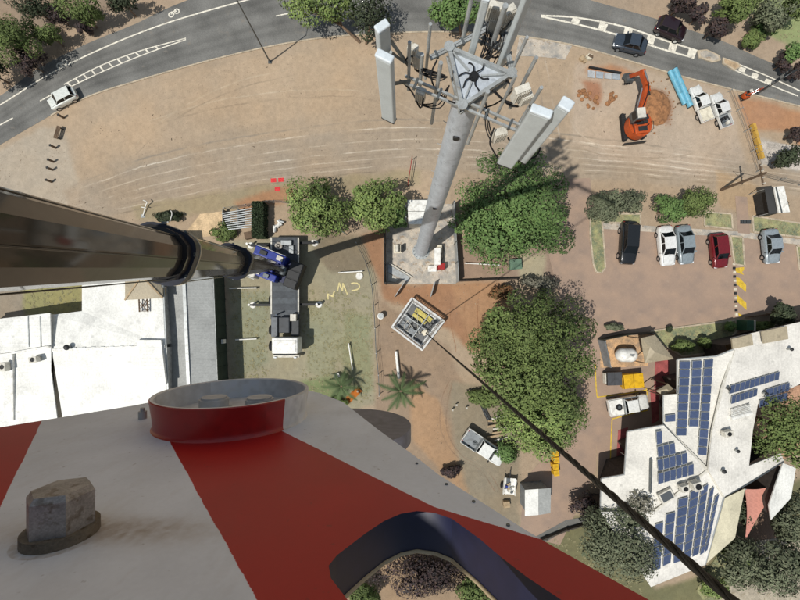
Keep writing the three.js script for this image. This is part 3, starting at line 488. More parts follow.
{
  const arr = (label, px, py, h) => thing('solar_array', label, 'solar panels', P(px, py, h), 'roof solar arrays');
  let a = arr('tall solar array of three columns by the service yard roof edge', 690, 400, 4.2);
  solarQuad(a, [[679.5, 361], [691, 361], [687, 436], [676, 436]], 1, 9, hA); solarQuad(a, [[692, 360.6], [702.5, 360], [699, 427], [688.5, 427]], 1, 8, hA); solarQuad(a, [[704, 359.5], [714, 358.6], [707, 456], [697.6, 455]], 1, 11, hA);
  a = arr('lone solar panel beside the tall three column array', 670, 418, 4);
  solarQuad(a, [[665, 415], [676, 413.6], [676, 421.6], [664.5, 422.5]], 1, 1, hA);
  a = arr('two stepped rows of solar panels with a white rack below them', 750, 390, 4.6);
  solarQuad(a, [[731, 385], [780, 371], [779, 380], [729, 394.6]], 10, 1, hB); solarQuad(a, [[732, 395.6], [758, 388], [757, 396], [731, 404.6]], 6, 1, hB);
  a = arr('two short rows of solar panels above the shady courtyard', 775, 395, 4.5);
  solarQuad(a, [[766, 389], [790, 382], [789, 391], [765, 398]], 6, 1, hB); solarQuad(a, [[760, 400], [788, 392], [787, 400.5], [759, 408]], 7, 1, hB);
  a = arr('stepped solar array of four widening rows beside two air conditioners', 675, 460, 4.4);
  solarQuad(a, [[656, 431], [662.3, 430], [662.8, 444], [656.7, 445.4]], 1, 1, hC, 0.36);
  solarQuad(a, [[657, 446.4], [675, 442], [676, 454], [658, 458]], 3, 1, hC, 0.36); solarQuad(a, [[657, 459.4], [687.5, 451.8], [688, 464], [658, 471.4]], 5, 1, hC, 0.36); solarQuad(a, [[658, 473], [694, 463], [694, 475], [658, 485]], 6, 1, hC, 0.36);
  a = arr('large slanted solar array of seven columns beside the cream roof wing', 690, 525, 4.2);
  for (const [q, n] of [[[[655, 524], [664, 521.5], [661, 569], [651, 572]], 4], [[[666, 514], [676, 511.5], [671, 563], [662.5, 567]], 5], [[[678, 499], [689, 496.2], [682, 561], [673, 564]], 7], [[[690, 492], [700, 487.4], [691, 557], [683, 561]], 8], [[[701, 488], [709, 483], [699, 554], [692, 557.5]], 8], [[[710, 490.5], [714.6, 486], [704, 553], [699.8, 555.5]], 8], [[[715.2, 497], [719.6, 493.5], [707.6, 550], [704.4, 553]], 7]]) solarQuad(a, q, 1, n, hD);
  const w = thing('solar_water_heater', 'bright white tube rack lying below the stepped solar rows', 'water heater', P(740, 412, 4.7));
  const f = (x, y) => P(x, y, 4.95);
  for (let i = 0; i < 7; i++) part(w, 'collector_tube', rod(f(731, 409.5 + i * 1.2), f(750.5, 404.5 + i * 1.2), 0.045), MAT.white);
  part(w, 'tank', rod(f(730.5, 418.5), f(751, 412.8), 0.24, 0.24, 14), MAT.white);
  for (const [x, y] of [[733, 413], [748, 409]]) part(w, 'stand', box(0.08, 0.25, 1.1, P(x, y, 4.75).x, 4.68, P(x, y, 4.75).z), MAT.galv);
}
acUnit('air conditioner next to the stepped solar array, larger of two', 692, 483, 4.65, 0.9, 0.9, 0.8, 0.3);
acUnit('air conditioner next to the stepped solar array, smaller of two', 681, 486, 4.6, 0.8, 0.7, 0.6, 0.3);
acUnit('air conditioner on a frame below the white tube rack', 724, 432, 4.85, 0.9, 0.6, 0.6, 0.2);
ventPipe('roof vent beside the upper stepped solar rows', 726, 388, 4.8); ventPipe('roof vent between the two groups of stepped solar rows', 763, 393, 4.6); ventPipe('roof vent near the roof corner by the courtyard', 735, 450, 4.75); ventPipe('roof vent near where the roof ridges meet', 721, 470, 4.8, 0.14, 0.5); ventPipe('roof vent on the awning side of the beige roof', 788, 349, 4.4);
{
  const a = thing('skylight', 'grey framed skylight on the roof below the stepped solar array', 'skylight', P(665, 495, 4.5), undefined, 0.5);
  lpart(a, 'curb', box(1.5, 0.3, 1.1, 0, 0, 0), MAT.offwhite); lpart(a, 'pane', box(1.2, 0.05, 0.85, 0, 0.28, 0), std({ color: 0x55595c, roughness: 0.2 }));
}
// small tiled roofs by the service yard
for (const [label, c, r] of [['weathered brown hipped canopy over the red walkway', [[641, 338, 2.7], [655, 335, 2.7], [674, 359, 2.7], [645, 363, 2.7]], [[650, 347, 3.4], [655, 352, 3.4]]], ['small weathered gable canopy over the building entry', [[656, 391, 2.9], [668, 384, 2.9], [680, 394, 2.9], [664, 396, 2.9]], [[667, 389, 3.3], [669, 391, 3.3]]]]) {
  const b = thing('entry_canopy', label, 'canopy', P(c[0][0] + 8, c[0][1] + 10)), w = pxs(c), k = pxs(r);
  part(b, 'roof_slope', slab([w[0], w[1], k[0]], 0.07), ROOF.tan); part(b, 'roof_slope', slab([w[1], w[2], k[1], k[0]], 0.07), ROOF.tan); part(b, 'roof_slope', slab([w[2], w[3], k[1]], 0.07), ROOF.tan); part(b, 'roof_slope', slab([w[3], w[0], k[0], k[1]], 0.07), ROOF.tan);
  for (const p of w) part(b, 'post', rod(p.clone().setY(0), p.clone().setY(p.y - 0.05), 0.06), MAT.wood);
}
// shade sail with its posts
{
  const c = pxs([[745, 489, 3.1], [781, 482, 3.1], [745, 541, 2.8]]), n = 12, a = [];
  const t = thing('shade_sail', 'salmon pink triangular shade sail beside the cream roof wing', 'shade sail', P(755, 505));
  const m = c[0].clone().add(c[1]).add(c[2]).divideScalar(3), f = (i, j) => { const u = i / n, v = j / n, w = 1 - u - v, p = c[0].clone().multiplyScalar(w).addScaledVector(c[1], u).addScaledVector(c[2], v), k = (w * u + u * v + v * w) * 3; p.lerp(m, k * 0.22 * Math.max(0, 1 - 27 * u * v * w * 0.9)); p.y -= 0.5 * u * v * w * 9; return p; };
  for (let i = 0; i < n; i++) for (let j = 0; j < n - i; j++) { for (const q of [[i, j], [i, j + 1], [i + 1, j]]) a.push(...f(...q).toArray()); if (i + j < n - 1) for (const q of [[i + 1, j], [i, j + 1], [i + 1, j + 1]]) a.push(...f(...q).toArray()); }
  const g = new THREE.BufferGeometry(); g.setAttribute('position', new THREE.Float32BufferAttribute(a, 3)); g.computeVertexNormals();
  part(t, 'fabric', g, std({ color: 0xcf9080, roughness: 0.95, map: speck }));
  for (const p of c) part(t, 'post', rod(p.clone().setY(0), p.clone().setY(p.y + 0.1), 0.07), MAT.galv);
}
// little two-tone shed, and the store behind the courtyard
{
  const b = thing('garden_shed', 'small shed with half white half grey roof beside the driveway', 'shed', P(538, 500));
  const h = 2.5; part(b, 'roof_sheet', slab(pxs([[525, 490, h], [538.5, 489, h + 0.15], [538.5, 515, h + 0.15], [525, 516, h]]), 0.05), ROOF.whiteB);
  part(b, 'roof_sheet', slab(pxs([[538.8, 489, h + 0.15], [551, 488, h], [550.5, 513, h], [538.8, 515, h + 0.15]]), 0.05), ROOF.grey);
  part(b, 'wall', walls(inset(pxs([[525, 491, h], [551, 489, h], [550.5, 512, h], [525, 515, h]]), 0.25).map(p => p.setY(0)), 0, h), MAT.greySteel);
}
{ // white site hut at the right
  const b = thing('site_hut', 'white flat roofed site hut with a dark glazed side near the power pole', 'site hut', P(770, 202));
  const q = pxs([[774, 187, 2.7], [784, 186, 2.7], [790, 212, 2.7], [779, 213, 2.7]]);
  part(b, 'roof', slab(q, 0.14), MAT.white);
  part(b, 'wall', walls(inset(q, 0.2).map(p => p.setY(0)), 0, 2.58), MAT.dark);
  part(b, 'awning', slab(pxs([[764.5, 188, 2.0], [773.4, 187, 2.5], [778.4, 213, 2.5], [769, 214, 2.0]]), 0.05), MAT.black);  // black slab and dark wall stand in for the hut side in shade
  part(b, 'roof_rib', bar(P(776, 187, 2.75), P(782, 213, 2.75), 0.1, 0.08), MAT.steel);
  for (const [x, y] of [[765, 189], [769.5, 213]]) part(b, 'awning_post', rod(P(x, y, 0).setX(P(x, y, 2).x).setZ(P(x, y, 2).z), P(x, y, 2), 0.04), MAT.galv);
}

// ---------- mobile crane ----------
function loft(a, b, ra, rb, k = 3.2, seg = 36, flatY = 1, crease = 0.6) {      // superellipse section between two points
  const d = b.clone().sub(a).normalize(), u = V(d.z, 0, -d.x).normalize(), w = d.clone().cross(u).normalize(), pos = [];
  const ring = (c, r) => Array.from({ length: seg }, (_, i) => { const t = i / seg * Math.PI * 2, cs = Math.cos(t), sn = Math.sin(t), q = r / Math.pow(Math.abs(cs) ** k + Math.abs(sn) ** k, 1 / k); return c.clone().addScaledVector(u, cs * q * flatY).addScaledVector(w, sn * q); });
  const A = ring(a, ra), B = ring(b, rb);
  for (let i = 0; i < seg; i++) { const j = (i + 1) % seg; for (const p of [A[i], B[i], A[j], A[j], B[i], B[j], a, A[i], A[j], b, B[j], B[i]]) pos.push(p.x, p.y, p.z); }
  const g = new THREE.BufferGeometry(); g.setAttribute('position', new THREE.Float32BufferAttribute(pos, 3)); return toCreasedNormals(g, crease);
}
const BM = (d) => V(-1.5 - 0.3 * d, H - d, -0.15 - 0.115 * d);
const crane = thing('mobile_crane', 'mobile crane with dark telescopic boom, blue superstructure and red and grey striped boom head', 'crane', P(285, 300));
{
  const boomTex = grainTex([226, 214, 200], 0.35, 2.4, { coarse: 6, fine: 60, spots: 0.36, spotCol: [170, 150, 130] });
  const boomM = new THREE.MeshPhysicalMaterial({ side: THREE.DoubleSide, roughness: 0.5, metalness: 0, specularIntensity: 0.35, clearcoat: 0.6, clearcoatRoughness: 0.06, map: boomTex }); boomM.color.setRGB(0.017, 0.0165, 0.0165);
  const collarM = paint(0x1b2030, 0.45, 0.2), flange = paint(0xd8cfb8, 0.6);
  part(crane, 'boom_section', loft(BM(-1.4), BM(4.5), 0.25, 0.27, 2.6, 14, 1, 0.2), boomM);
  part(crane, 'boom_section', loft(BM(4.3), BM(10.3), 0.315, 0.33, 2.6, 14, 1, 0.2), boomM);
  part(crane, 'boom_section', loft(BM(10.1), BM(40.6), 0.4, 0.46, 2.6, 14, 1, 0.2), boomM);
  for (const [d, r, l] of [[4.5, 0.345, 0.22], [10.2, 0.45, 0.4]]) {
    const c = part(crane, 'boom_collar', loft(BM(d), BM(d + l), r, r), collarM);
    part(c, 'wear_flange', loft(BM(d + l), BM(d + l + 0.03), r + 0.008, r + 0.008), flange);
    for (let i = 0; i < 8; i++) { const t = i / 8 * 6.283, o = V(Math.cos(t) * (r + 0.02), 0, Math.sin(t) * (r + 0.02)); part(c, 'collar_bolt', rod(BM(d + l / 2).add(o), BM(d + l / 2).add(o.multiplyScalar(1.08)), 0.03, 0.03, 6), MAT.steel); }
  }
  for (const o of [V(0.2, 0, -0.2), V(0.27, 0, 0.06), V(0.1, 0, 0.28)]) { part(crane, 'boom_weld_seam', rod(BM(-1.2).addScaledVector(o, 0.97), BM(4.4).addScaledVector(o, 1.05), 0.006, 0.006, 5), boomM); part(crane, 'boom_weld_seam', rod(BM(4.9).addScaledVector(o, 1.24), BM(10.1).addScaledVector(o, 1.3), 0.009, 0.009, 5), boomM); }
  // carrier
  const dk = 1.35, D = (x, y, h = dk) => P(x, y, h);
  const bx = (x0, y0, x1, y1, lo, hi, bev = 0.04) => { const a = D(x0, y0, hi), b = D(x1, y1, hi); return box(b.x - a.x, hi - lo, b.z - a.z, (a.x + b.x) / 2, lo, (a.z + b.z) / 2, 0, bev); };
  const deckM = paint(0x4a4f55, 0.7, 0.1);
  part(crane, 'carrier_deck', [bx(270.5, 237, 299, 319, 0.95, dk)], deckM);
  for (const x of [271.2, 298.4]) part(crane, 'deck_edge', bx(x - 0.7, 237.5, x + 0.7, 314, dk, dk + 0.05, 0), MAT.offwhite);
  for (let i = 0; i < 5; i++) part(crane, 'deck_plate', bx(273, 286 + i * 6, 296, 291.6 + i * 6, dk, dk + 0.018, 0), i % 2 ? deckM : paint(0x555b61, 0.7, 0.1));
  part(crane, 'engine_cover', bx(278.5, 317, 289.5, 333, 1.2, 2.15, 0.12), paint(0x3c4045, 0.6));
  part(crane, 'side_locker', bx(271, 317, 277.5, 337, 1.1, 1.9, 0.08), paint(0x6b7076, 0.6));
  part(crane, 'side_locker', bx(291, 319, 299, 336, 1.1, 1.75, 0.08), paint(0x35383b, 0.6));
  part(crane, 'battery_box', bx(290, 314, 296, 321, 1.6, 2.1, 0.05), MAT.offwhite);
  part(crane, 'exhaust', rod(D(276, 315, 1.4), D(276, 315, 2.6), 0.09), MAT.chrome);
  const cab = part(crane, 'cab', bx(271.5, 337.5, 297.6, 354, 0.7, 2.7, 0.16), MAT.white);
  part(cab, 'windscreen', bx(273.5, 353.3, 295.5, 355.2, 1.5, 2.4, 0.05), MAT.glass);
  part(cab, 'roof_panel', bx(273.5, 340, 295.8, 352, 2.66, 2.76, 0.04), MAT.white);
  part(cab, 'side_window', bx(297.2, 341, 298.2, 350, 1.6, 2.4, 0.03), MAT.glass);
  part(crane, 'bumper', bx(272.5, 355, 299.5, 357.6, 0.5, 0.95, 0.06), MAT.offwhite);
  for (const x of [275, 295]) part(crane, 'headlight', bx(x - 1.4, 357, x + 1.4, 358.2, 0.95, 1.15, 0.03), MAT.lampWhite);
  for (const y of [247, 262, 300, 330, 346]) for (const x of [271.8, 297.4]) {
    const c = D(x, y, 0.55), w = part(crane, 'wheel', new THREE.CylinderGeometry(0.55, 0.55, 0.36, 20).rotateZ(Math.PI / 2).translate(c.x, 0.55, c.z), MAT.rubber);
    part(w, 'rim', new THREE.CylinderGeometry(0.3, 0.3, 0.38, 14).rotateZ(Math.PI / 2).translate(c.x, 0.55, c.z), MAT.steel);
  }
  for (const [x0, x1, y] of [[271, 253, 305], [299, 319, 304.5], [271, 251, 245.5], [299, 315, 243]]) {
    const o = part(crane, 'outrigger_beam', bar(D(x0, y, 0.8), D(x1, y, 0.8), 0.26, 0.26), MAT.black), c = P(x1, y);
    part(o, 'jack', rod(V(c.x, 0.08, c.z), V(c.x, 1.15, c.z), 0.11, 0.11, 12), MAT.steel); part(o, 'pad', new THREE.CylinderGeometry(0.34, 0.4, 0.1, 18).translate(c.x, 0.05, c.z), MAT.white); part(o, 'jack_cap', new THREE.CylinderGeometry(0.13, 0.13, 0.1, 14).translate(c.x, 1.2, c.z), MAT.white);
  }
  // superstructure, turned along the boom
  const yaw = head(-0.93, -0.36), ctr = D(276, 268, 1.4), T = (g) => g.rotateY(yaw).translate(ctr.x, 0, ctr.z);
  part(crane, 'turntable', new THREE.CylinderGeometry(1.25, 1.25, 0.3, 28).translate(ctr.x, 1.5, ctr.z), MAT.dark);
  part(crane, 'superstructure', [T(box(3.6, 1.5, 1.0, 0.6, 1.5, 1.1, 0, 0.12)), T(box(2.6, 1.3, 0.8, 0.4, 1.5, -1.15, 0, 0.12))], MAT.blue);
  part(crane, 'superstructure_platform', T(box(4.4, 0.25, 2.6, -0.1, 1.5, 0, 0, 0.05)), paint(0x1a2350, 0.5));
  part(crane, 'counterweight', T(box(1.5, 1.3, 3.0, -2.5, 1.35, 0, 0, 0.1)), MAT.black);
  part(crane, 'winch_drum', T(new THREE.CylinderGeometry(0.42, 0.42, 0.9, 18).rotateX(Math.PI / 2).translate(-1.2, 2.2, 0)), MAT.steel);
  const oc = part(crane, 'operator_cab', T(box(1.9, 1.7, 0.9, 2.3, 1.3, -1.5, 0, 0.14)), MAT.offwhite);
  part(oc, 'roof_window', T(box(0.9, 0.04, 0.6, 2.4, 3.0, -1.5)), std({ color: 0x8d99a3, roughness: 0.15 }));
  part(oc, 'guard_rail', [T(bar(V(1.2, 3.15, -2), V(3.3, 3.15, -2), 0.06, 0.06)), T(bar(V(1.2, 3.15, -1.05), V(3.3, 3.15, -1.05), 0.06, 0.06))], MAT.galv);
  part(crane, 'boom_foot_bracket', [T(box(1.2, 1.6, 0.14, 0.2, 1.7, 0.5)), T(box(1.2, 1.6, 0.14, 0.2, 1.7, -0.5))], MAT.blue);
  { const q = rng(19); for (let i = 0; i < 7; i++) { const z = -0.7 + q() * 1.4, x = -1.4 + q() * 0.5; part(crane, 'hydraulic_hose', T(tube([V(x, 1.85, z), V(x + 0.6, 2.3 + q() * 0.5, z + q() * 0.3), V(x + 1.3, 2.2 + q() * 0.5, z * 0.6), V(x + 2.0, 1.9, z * 0.8)], 0.035, 18, 6)), MAT.rubber); } }
  for (const [x, z, w, d, h, m] of [[-0.6, 1.15, 0.7, 0.5, 0.22, MAT.offwhite], [1.3, 1.1, 0.8, 0.5, 0.18, MAT.dark], [0.2, -1.15, 0.6, 0.4, 0.2, MAT.steel], [1.2, -1.1, 0.5, 0.5, 0.25, MAT.offwhite]]) part(crane, 'service_box', T(box(w, h, d, x, z > 0 ? 3.0 : 2.8, z, 0, 0.03)), m);
  part(crane, 'walkway_rail', [T(tube([V(-1.1, 3.0, 1.62), V(-1.1, 3.5, 1.62), V(2.2, 3.5, 1.62), V(2.2, 3.0, 1.62)], 0.03, 30, 6)), T(rod(V(0.5, 3.0, 1.62), V(0.5, 3.5, 1.62), 0.025))], MAT.silver);
  for (const s of [-1, 0, 1]) part(crane, 'counterweight_plate', T(box(1.3, 0.06, 0.8, -2.5, 2.66, s * 0.98, 0, 0.02)), MAT.dark);
  part(crane, 'luffing_cylinder', rod(ctr.clone().setY(2.1).add(V(1.0, 0, 0.4)), BM(33), 0.2, 0.16, 14), MAT.steel);
  const sp = D(279, 246, 1.4); part(crane, 'hose_reel', [new THREE.TorusGeometry(0.33, 0.13, 8, 20).rotateX(Math.PI / 2).translate(sp.x, 1.5, sp.z), new THREE.CylinderGeometry(0.1, 0.1, 0.3, 10).translate(sp.x, 1.5, sp.z)], paint(0xb9b3aa, 0.7));
  for (const [x, y, w, d] of [[287, 243, 1.2, 0.5], [292, 250, 0.5, 0.9]]) { const c = D(x, y); part(crane, 'tool_box', box(w, 0.35, d, c.x, dk, c.z, 0, 0.03), MAT.galv); }

  // boom head beside the camera: thick striped cheek plate with a hub collar, bolt and cut-out
  const Z = 0.32, W = (x, d, z = 1) => V(x * Z, H - d * Z, z * Z);
  const arc = (cx, cy, r, a0, a1, n) => Array.from({ length: n + 1 }, (_, i) => { const t = a0 + (a1 - a0) * i / n; return [cx + r * Math.cos(t), cy + r * Math.sin(t)]; });
  const outline = [[-5.2, 0.35], [-5.2, 2.2], [-3.6, 3.12], [-2.85, 4.05], ...arc(-1.75, 3.95, 1.02, 2.7, 0.55, 10), [-0.66, 4.2], [-0.2, 3.2], [0.07, 2.66], [0.22, 2.33], [0.55, 1.76], [0.64, 1.62], [0.86, 1.31], [1.25, 0.85], [1.25, 0.35]];
  const holeP = [[-0.12, 1.2], [-0.19, 1.32], [-0.27, 1.43], [-0.292, 1.5], [-0.27, 1.565], [-0.171, 1.715], [-0.09, 1.82], [-0.01, 1.885], [0.07, 1.91], [0.16, 1.89], [0.235, 1.84], [0.335, 1.68], [0.398, 1.553], [0.466, 1.436], [0.532, 1.345], [0.6, 1.25], [0.62, 1.1], [0.5, 0.95], [0.1, 0.95], [-0.06, 1.05]];
  const hole2 = arc(-1.56, 3.54, 0.6, 0, 6.283, 28).slice(0, -1);
  const c2 = outline.map(p => new THREE.Vector2(...p)), h2 = [holeP, hole2].map(h => h.map(p => new THREE.Vector2(...p)));
  const all = [...c2, ...h2.flat()], tri = THREE.ShapeUtils.triangulateShape(c2, h2);
  const UX = 6.6, UY = 4.8, face = (z) => { const a = [], uv = []; for (const t of tri) for (const i of t) { const p = W(all[i].x, all[i].y, z); a.push(p.x, p.y, p.z); uv.push((all[i].x + 5.3) / UX, (all[i].y - 0.3) / UY); } const g = new THREE.BufferGeometry(); g.setAttribute('position', new THREE.Float32BufferAttribute(a, 3)); g.setAttribute('uv', new THREE.Float32BufferAttribute(uv, 2)); const n = []; for (let i = 0; i < a.length / 3; i++) n.push(0, 0, z < 1.1 ? -1 : 1); g.setAttribute('normal', new THREE.Float32BufferAttribute(n, 3)); g.userData.keepUV = true; return g; };
  const rim = (list, z0, z1) => { const a = []; list.forEach((p, i) => { const q = list[(i + 1) % list.length], A = W(...p, z0), B = W(...q, z0), C = W(...q, z1), D2 = W(...p, z1); for (const v of [A, B, C, A, C, D2]) a.push(v.x, v.y, v.z); }); const g = new THREE.BufferGeometry(); g.setAttribute('position', new THREE.Float32BufferAttribute(a, 3)); return toCreasedNormals(g, 0.7); };
  // stripes: paint in the plate's own coordinates
  const isRed = (x, y) => {
    const l1 = -2.1 - (y - 2) / 1.24, l2 = -1.05 - (y - 2) / 1.25;
    let l3; if (y > 1.95) l3 = 0.153 - (y - 1.95) / 1.06; else l3 = 0.153 + (1.95 - y) * 1.62;
    const l0 = l1 - 1.15;
    return x < l0 ? 0 : x < l1 ? 1 : x < l2 ? 0 : x < l3 ? 1 : 0;
  };
  const stripeTex = dataTex(2048, 1500, (px, py) => {
    const x = px / 2048 * UX - 5.3, y = py / 1500 * UY + 0.3, wob = (fbm(px / 40, py / 40, 3) - 0.5) * 0.012;
    const red = isRed(x + wob, y), a = fbm(px / 90, py / 90, 4) - 0.5, f = fbm(px / 5, py / 5, 2) - 0.5, k = 1 + 0.09 * a + 0.03 * f;
    let c = red ? [160, 13, 13] : [210, 216, 223];
    const drip = Math.max(0, Math.min(1, (fbm(px / 22 + 4, py / 60 + 8, 5) - 0.60) * 9)) * 0.55, near = Math.exp(-(((x + 1.32) / 0.42) ** 2 + ((y - 1.74) / 0.1) ** 2)) * (0.35 + fbm(px / 8, py / 8, 3));
    const rust = Math.min(0.8, drip * 0.06 + near * 0.55), chip = 0.3 * Math.max(0, Math.min(1, (fbm(px / 11 + 50, py / 11 + 20, 4) - 0.8) * 12)), ed = Math.abs(Math.hypot(x + 1.52, y - 1.7) - 0.15) < 0.02 ? 0.5 * fbm(px / 6, py / 6, 3) : 0;
    const w = Math.max(rust, ed); c = c.map((v, i) => (v * (1 - w) + [118, 96, 74][i] * w) * k);
    return c.map((v, i) => v * (1 - chip) + [70, 58, 52][i] * chip);
  });
  stripeTex.wrapS = stripeTex.wrapT = THREE.ClampToEdgeWrapping;
  const stripeM = new THREE.MeshPhysicalMaterial({ side: THREE.DoubleSide, map: stripeTex, roughness: 0.5, clearcoat: 0.1, clearcoatRoughness: 0.3 });
  const plateGrey = paint(0xa2a6ab, 0.5), navy = paint(0x161a38, 0.5);
  const plate = part(crane, 'boom_head_plate', M([face(1)]), stripeM);
  plate.geometry.userData = {};
  part(plate, 'back_face', face(1.2), navy);
  part(plate, 'plate_edge', rim(outline, 1, 1.2), plateGrey);
  part(plate, 'cut_out_wall', rim(holeP, 1, 1.2), navy);
  part(plate, 'cut_out_lip', holeP.map((p, i) => { const q = holeP[(i + 1) % holeP.length]; return rod(W(...p, 1.2), W(...q, 1.2), 0.0035, 0.0035, 5); }), paint(0xb9a98a, 0.5));
  // hub collar: outer wall with a flared fillet, rim and inner wall (red where the stripe runs)
  const cc = [-1.56, 3.54], collarProf = [[0.655, 1.0], [0.645, 0.993], [0.64, 0.98], [0.64, 0.955], [0.645, 0.90], [0.667, 0.745], [0.659, 0.737], [0.642, 0.735], [0.632, 0.745], [0.629, 0.9], [0.629, 1.12]];
  const ringG = (lo, hi, t0, t1, n = 48) => { const a = []; for (let i = 0; i < n; i++) for (let k = lo; k < hi; k++) { const f = (ii, kk) => { const t = t0 + (t1 - t0) * ii / n; return W(cc[0] + collarProf[kk][0] * Math.cos(t), cc[1] + collarProf[kk][0] * Math.sin(t), collarProf[kk][1]); }, A = f(i, k), B = f(i + 1, k), C = f(i + 1, k + 1), D2 = f(i, k + 1); for (const v of [A, B, C, A, C, D2]) a.push(v.x, v.y, v.z); } const g = new THREE.BufferGeometry(); g.setAttribute('position', new THREE.Float32BufferAttribute(a, 3)); return toCreasedNormals(g, 0.9); };
  const redM = new THREE.MeshPhysicalMaterial({ side: THREE.DoubleSide, roughness: 0.4, clearcoat: 0.3, clearcoatRoughness: 0.3, map: grime, color: 0xa31512 }), greyM = new THREE.MeshPhysicalMaterial({ side: THREE.DoubleSide, roughness: 0.42, clearcoat: 0.25, clearcoatRoughness: 0.3, map: grime, color: 0xd8d9d9 });
  part(plate, 'hub_collar', ringG(0, 6, Math.PI * 0.86, Math.PI * 1.83), redM); part(plate, 'hub_collar', ringG(0, 6, -Math.PI * 0.17, Math.PI * 0.86), greyM);
  part(plate, 'hub_rim', ringG(6, 8, 0, 6.2832), greyM);
  part(plate, 'hub_bore', ringG(8, 10, 0, 6.2832), paint(0xc9cdd2, 0.55));  // bore paint lightened to stand in for light reaching inside the collar
  const disc = (x, y, r, z0, z1, n = 40, b = 0.02) => { const g = new THREE.CylinderGeometry(r * Z, r * Z, (z1 - z0) * Z, n).rotateX(Math.PI / 2), p = W(x, y, (z0 + z1) / 2); return g.translate(p.x, p.y, p.z); };
  part(plate, 'hub_floor', disc(cc[0], cc[1], 0.629, 0.93, 1.1), paint(0xc6c9cc, 0.55));
  for (const x of [-1.79, -1.36]) part(plate, 'hub_bolt', [disc(x, 3.62, 0.13, 0.83, 0.93, 28), disc(x, 3.62, 0.112, 0.812, 0.83, 28), disc(x, 3.62, 0.155, 0.915, 0.93, 24)], paint(0xb4b8bc, 0.5));
  // big hexagonal bolt with washer
  const hb = [-1.52, 1.7], hexP = [[0.122, 0.985], [0.125, 0.97], [0.125, 0.81], [0.108, 0.785], [0.0, 0.782]];
  const hexG = (() => { const a = [], n = 6, f = (i, k) => { const t = i / n * 6.2832 + 0.32; return W(hb[0] + hexP[k][0] * Math.cos(t), hb[1] + hexP[k][0] * Math.sin(t), hexP[k][1]); }; for (let i = 0; i < n; i++) for (let k = 0; k < 4; k++) for (const v of [f(i, k), f(i + 1, k), f(i + 1, k + 1), f(i, k), f(i + 1, k + 1), f(i, k + 1)]) a.push(v.x, v.y, v.z); const g = new THREE.BufferGeometry(); g.setAttribute('position', new THREE.Float32BufferAttribute(a, 3)); return toCreasedNormals(g, 0.3); })();
  const boltTex = grainTex([150, 147, 143], 0.25, 0.11, { coarse: 5, fine: 60, spots: 0.36, spotCol: [112, 104, 94] });
  part(plate, 'hex_bolt', hexG, std({ map: boltTex, roughness: 0.5, metalness: 0.35 }));
  part(plate, 'washer', disc(hb[0], hb[1], 0.138, 0.955, 1.0, 32), std({ map: boltTex, roughness: 0.8, color: 0xb0a592 }));
  part(plate, 'grease_nipple', [disc(-2.42, 3.55, 0.035, 0.93, 1.0, 12), disc(-2.42, 3.55, 0.02, 0.9, 0.93, 10)], MAT.galv);
  for (const [x, y] of [[0.12, 2.5], [0.28, 2.2], [0.4, 2.0], [0.52, 1.78]]) part(plate, 'edge_weld', disc(x - 0.03, y, 0.009, 0.993, 1.0, 8), MAT.steel);
  // second cheek behind it
  part(crane, 'boom_head_sheave', [disc(-0.72, 4.75, 0.82, 1.42, 1.6, 48), disc(-0.72, 4.75, 0.7, 1.6, 1.72, 48)], paint(0x75757f, 0.5));
  part(crane, 'boom_head_frame', [box(0.9, 2.2, 0.5, -2.05, 43.7, 0.62, 0, 0.05), box(0.6, 1.4, 1.1, -1.75, 45.1, 0.3, 0, 0.05)], boomM);
  part(crane, 'jib_arm', bar(V(-1.7, 45.9, 0.6), V(3.3, 46.0, 2.9), 0.25, 0.3), boomM);
  part(crane, 'jib_sheave', new THREE.CylinderGeometry(0.3, 0.3, 0.14, 24).rotateZ(Math.PI / 2).translate(3.2, 45.9, 2.78), MAT.steel);
  // hoist rope: laid strands from the sheave to the hook
  const top = V(3.19, 45.8, 2.78), bot = V(2.47, 4.0, 2.36), n = 520, strands = [];
  for (let s = 0; s < 4; s++) { const pts = []; for (let i = 0; i <= n; i++) { const t = i / n, a = s * Math.PI / 2 + t * 70 * Math.PI; pts.push(top.clone().lerp(bot, t).add(V(Math.cos(a) * 0.03, 0, Math.sin(a) * 0.03))); } strands.push(tube(pts, 0.026, n, 5)); }
  const ropeTex = grainTex([120, 116, 108], 0.5, 0.7, { coarse: 8, fine: 60 });
  part(crane, 'hoist_rope', strands, std({ map: ropeTex, color: 0x56554e, roughness: 0.7, metalness: 0.2 }));
  const hk = part(crane, 'hook_block', [new THREE.CylinderGeometry(0.34, 0.34, 0.5, 24).rotateX(Math.PI / 2).rotateY(0.6).translate(2.4, 3.6, 2.3), box(0.5, 0.7, 0.36, 2.4, 3.3, 2.3, 0.6, 0.06)], MAT.cream);
  part(hk, 'hook', tube([V(2.4, 3.3, 2.3), V(2.4, 2.9, 2.3), V(2.55, 2.6, 2.35), V(2.4, 2.4, 2.3), V(2.2, 2.55, 2.25)], 0.07, 16, 8), MAT.yellow);
}
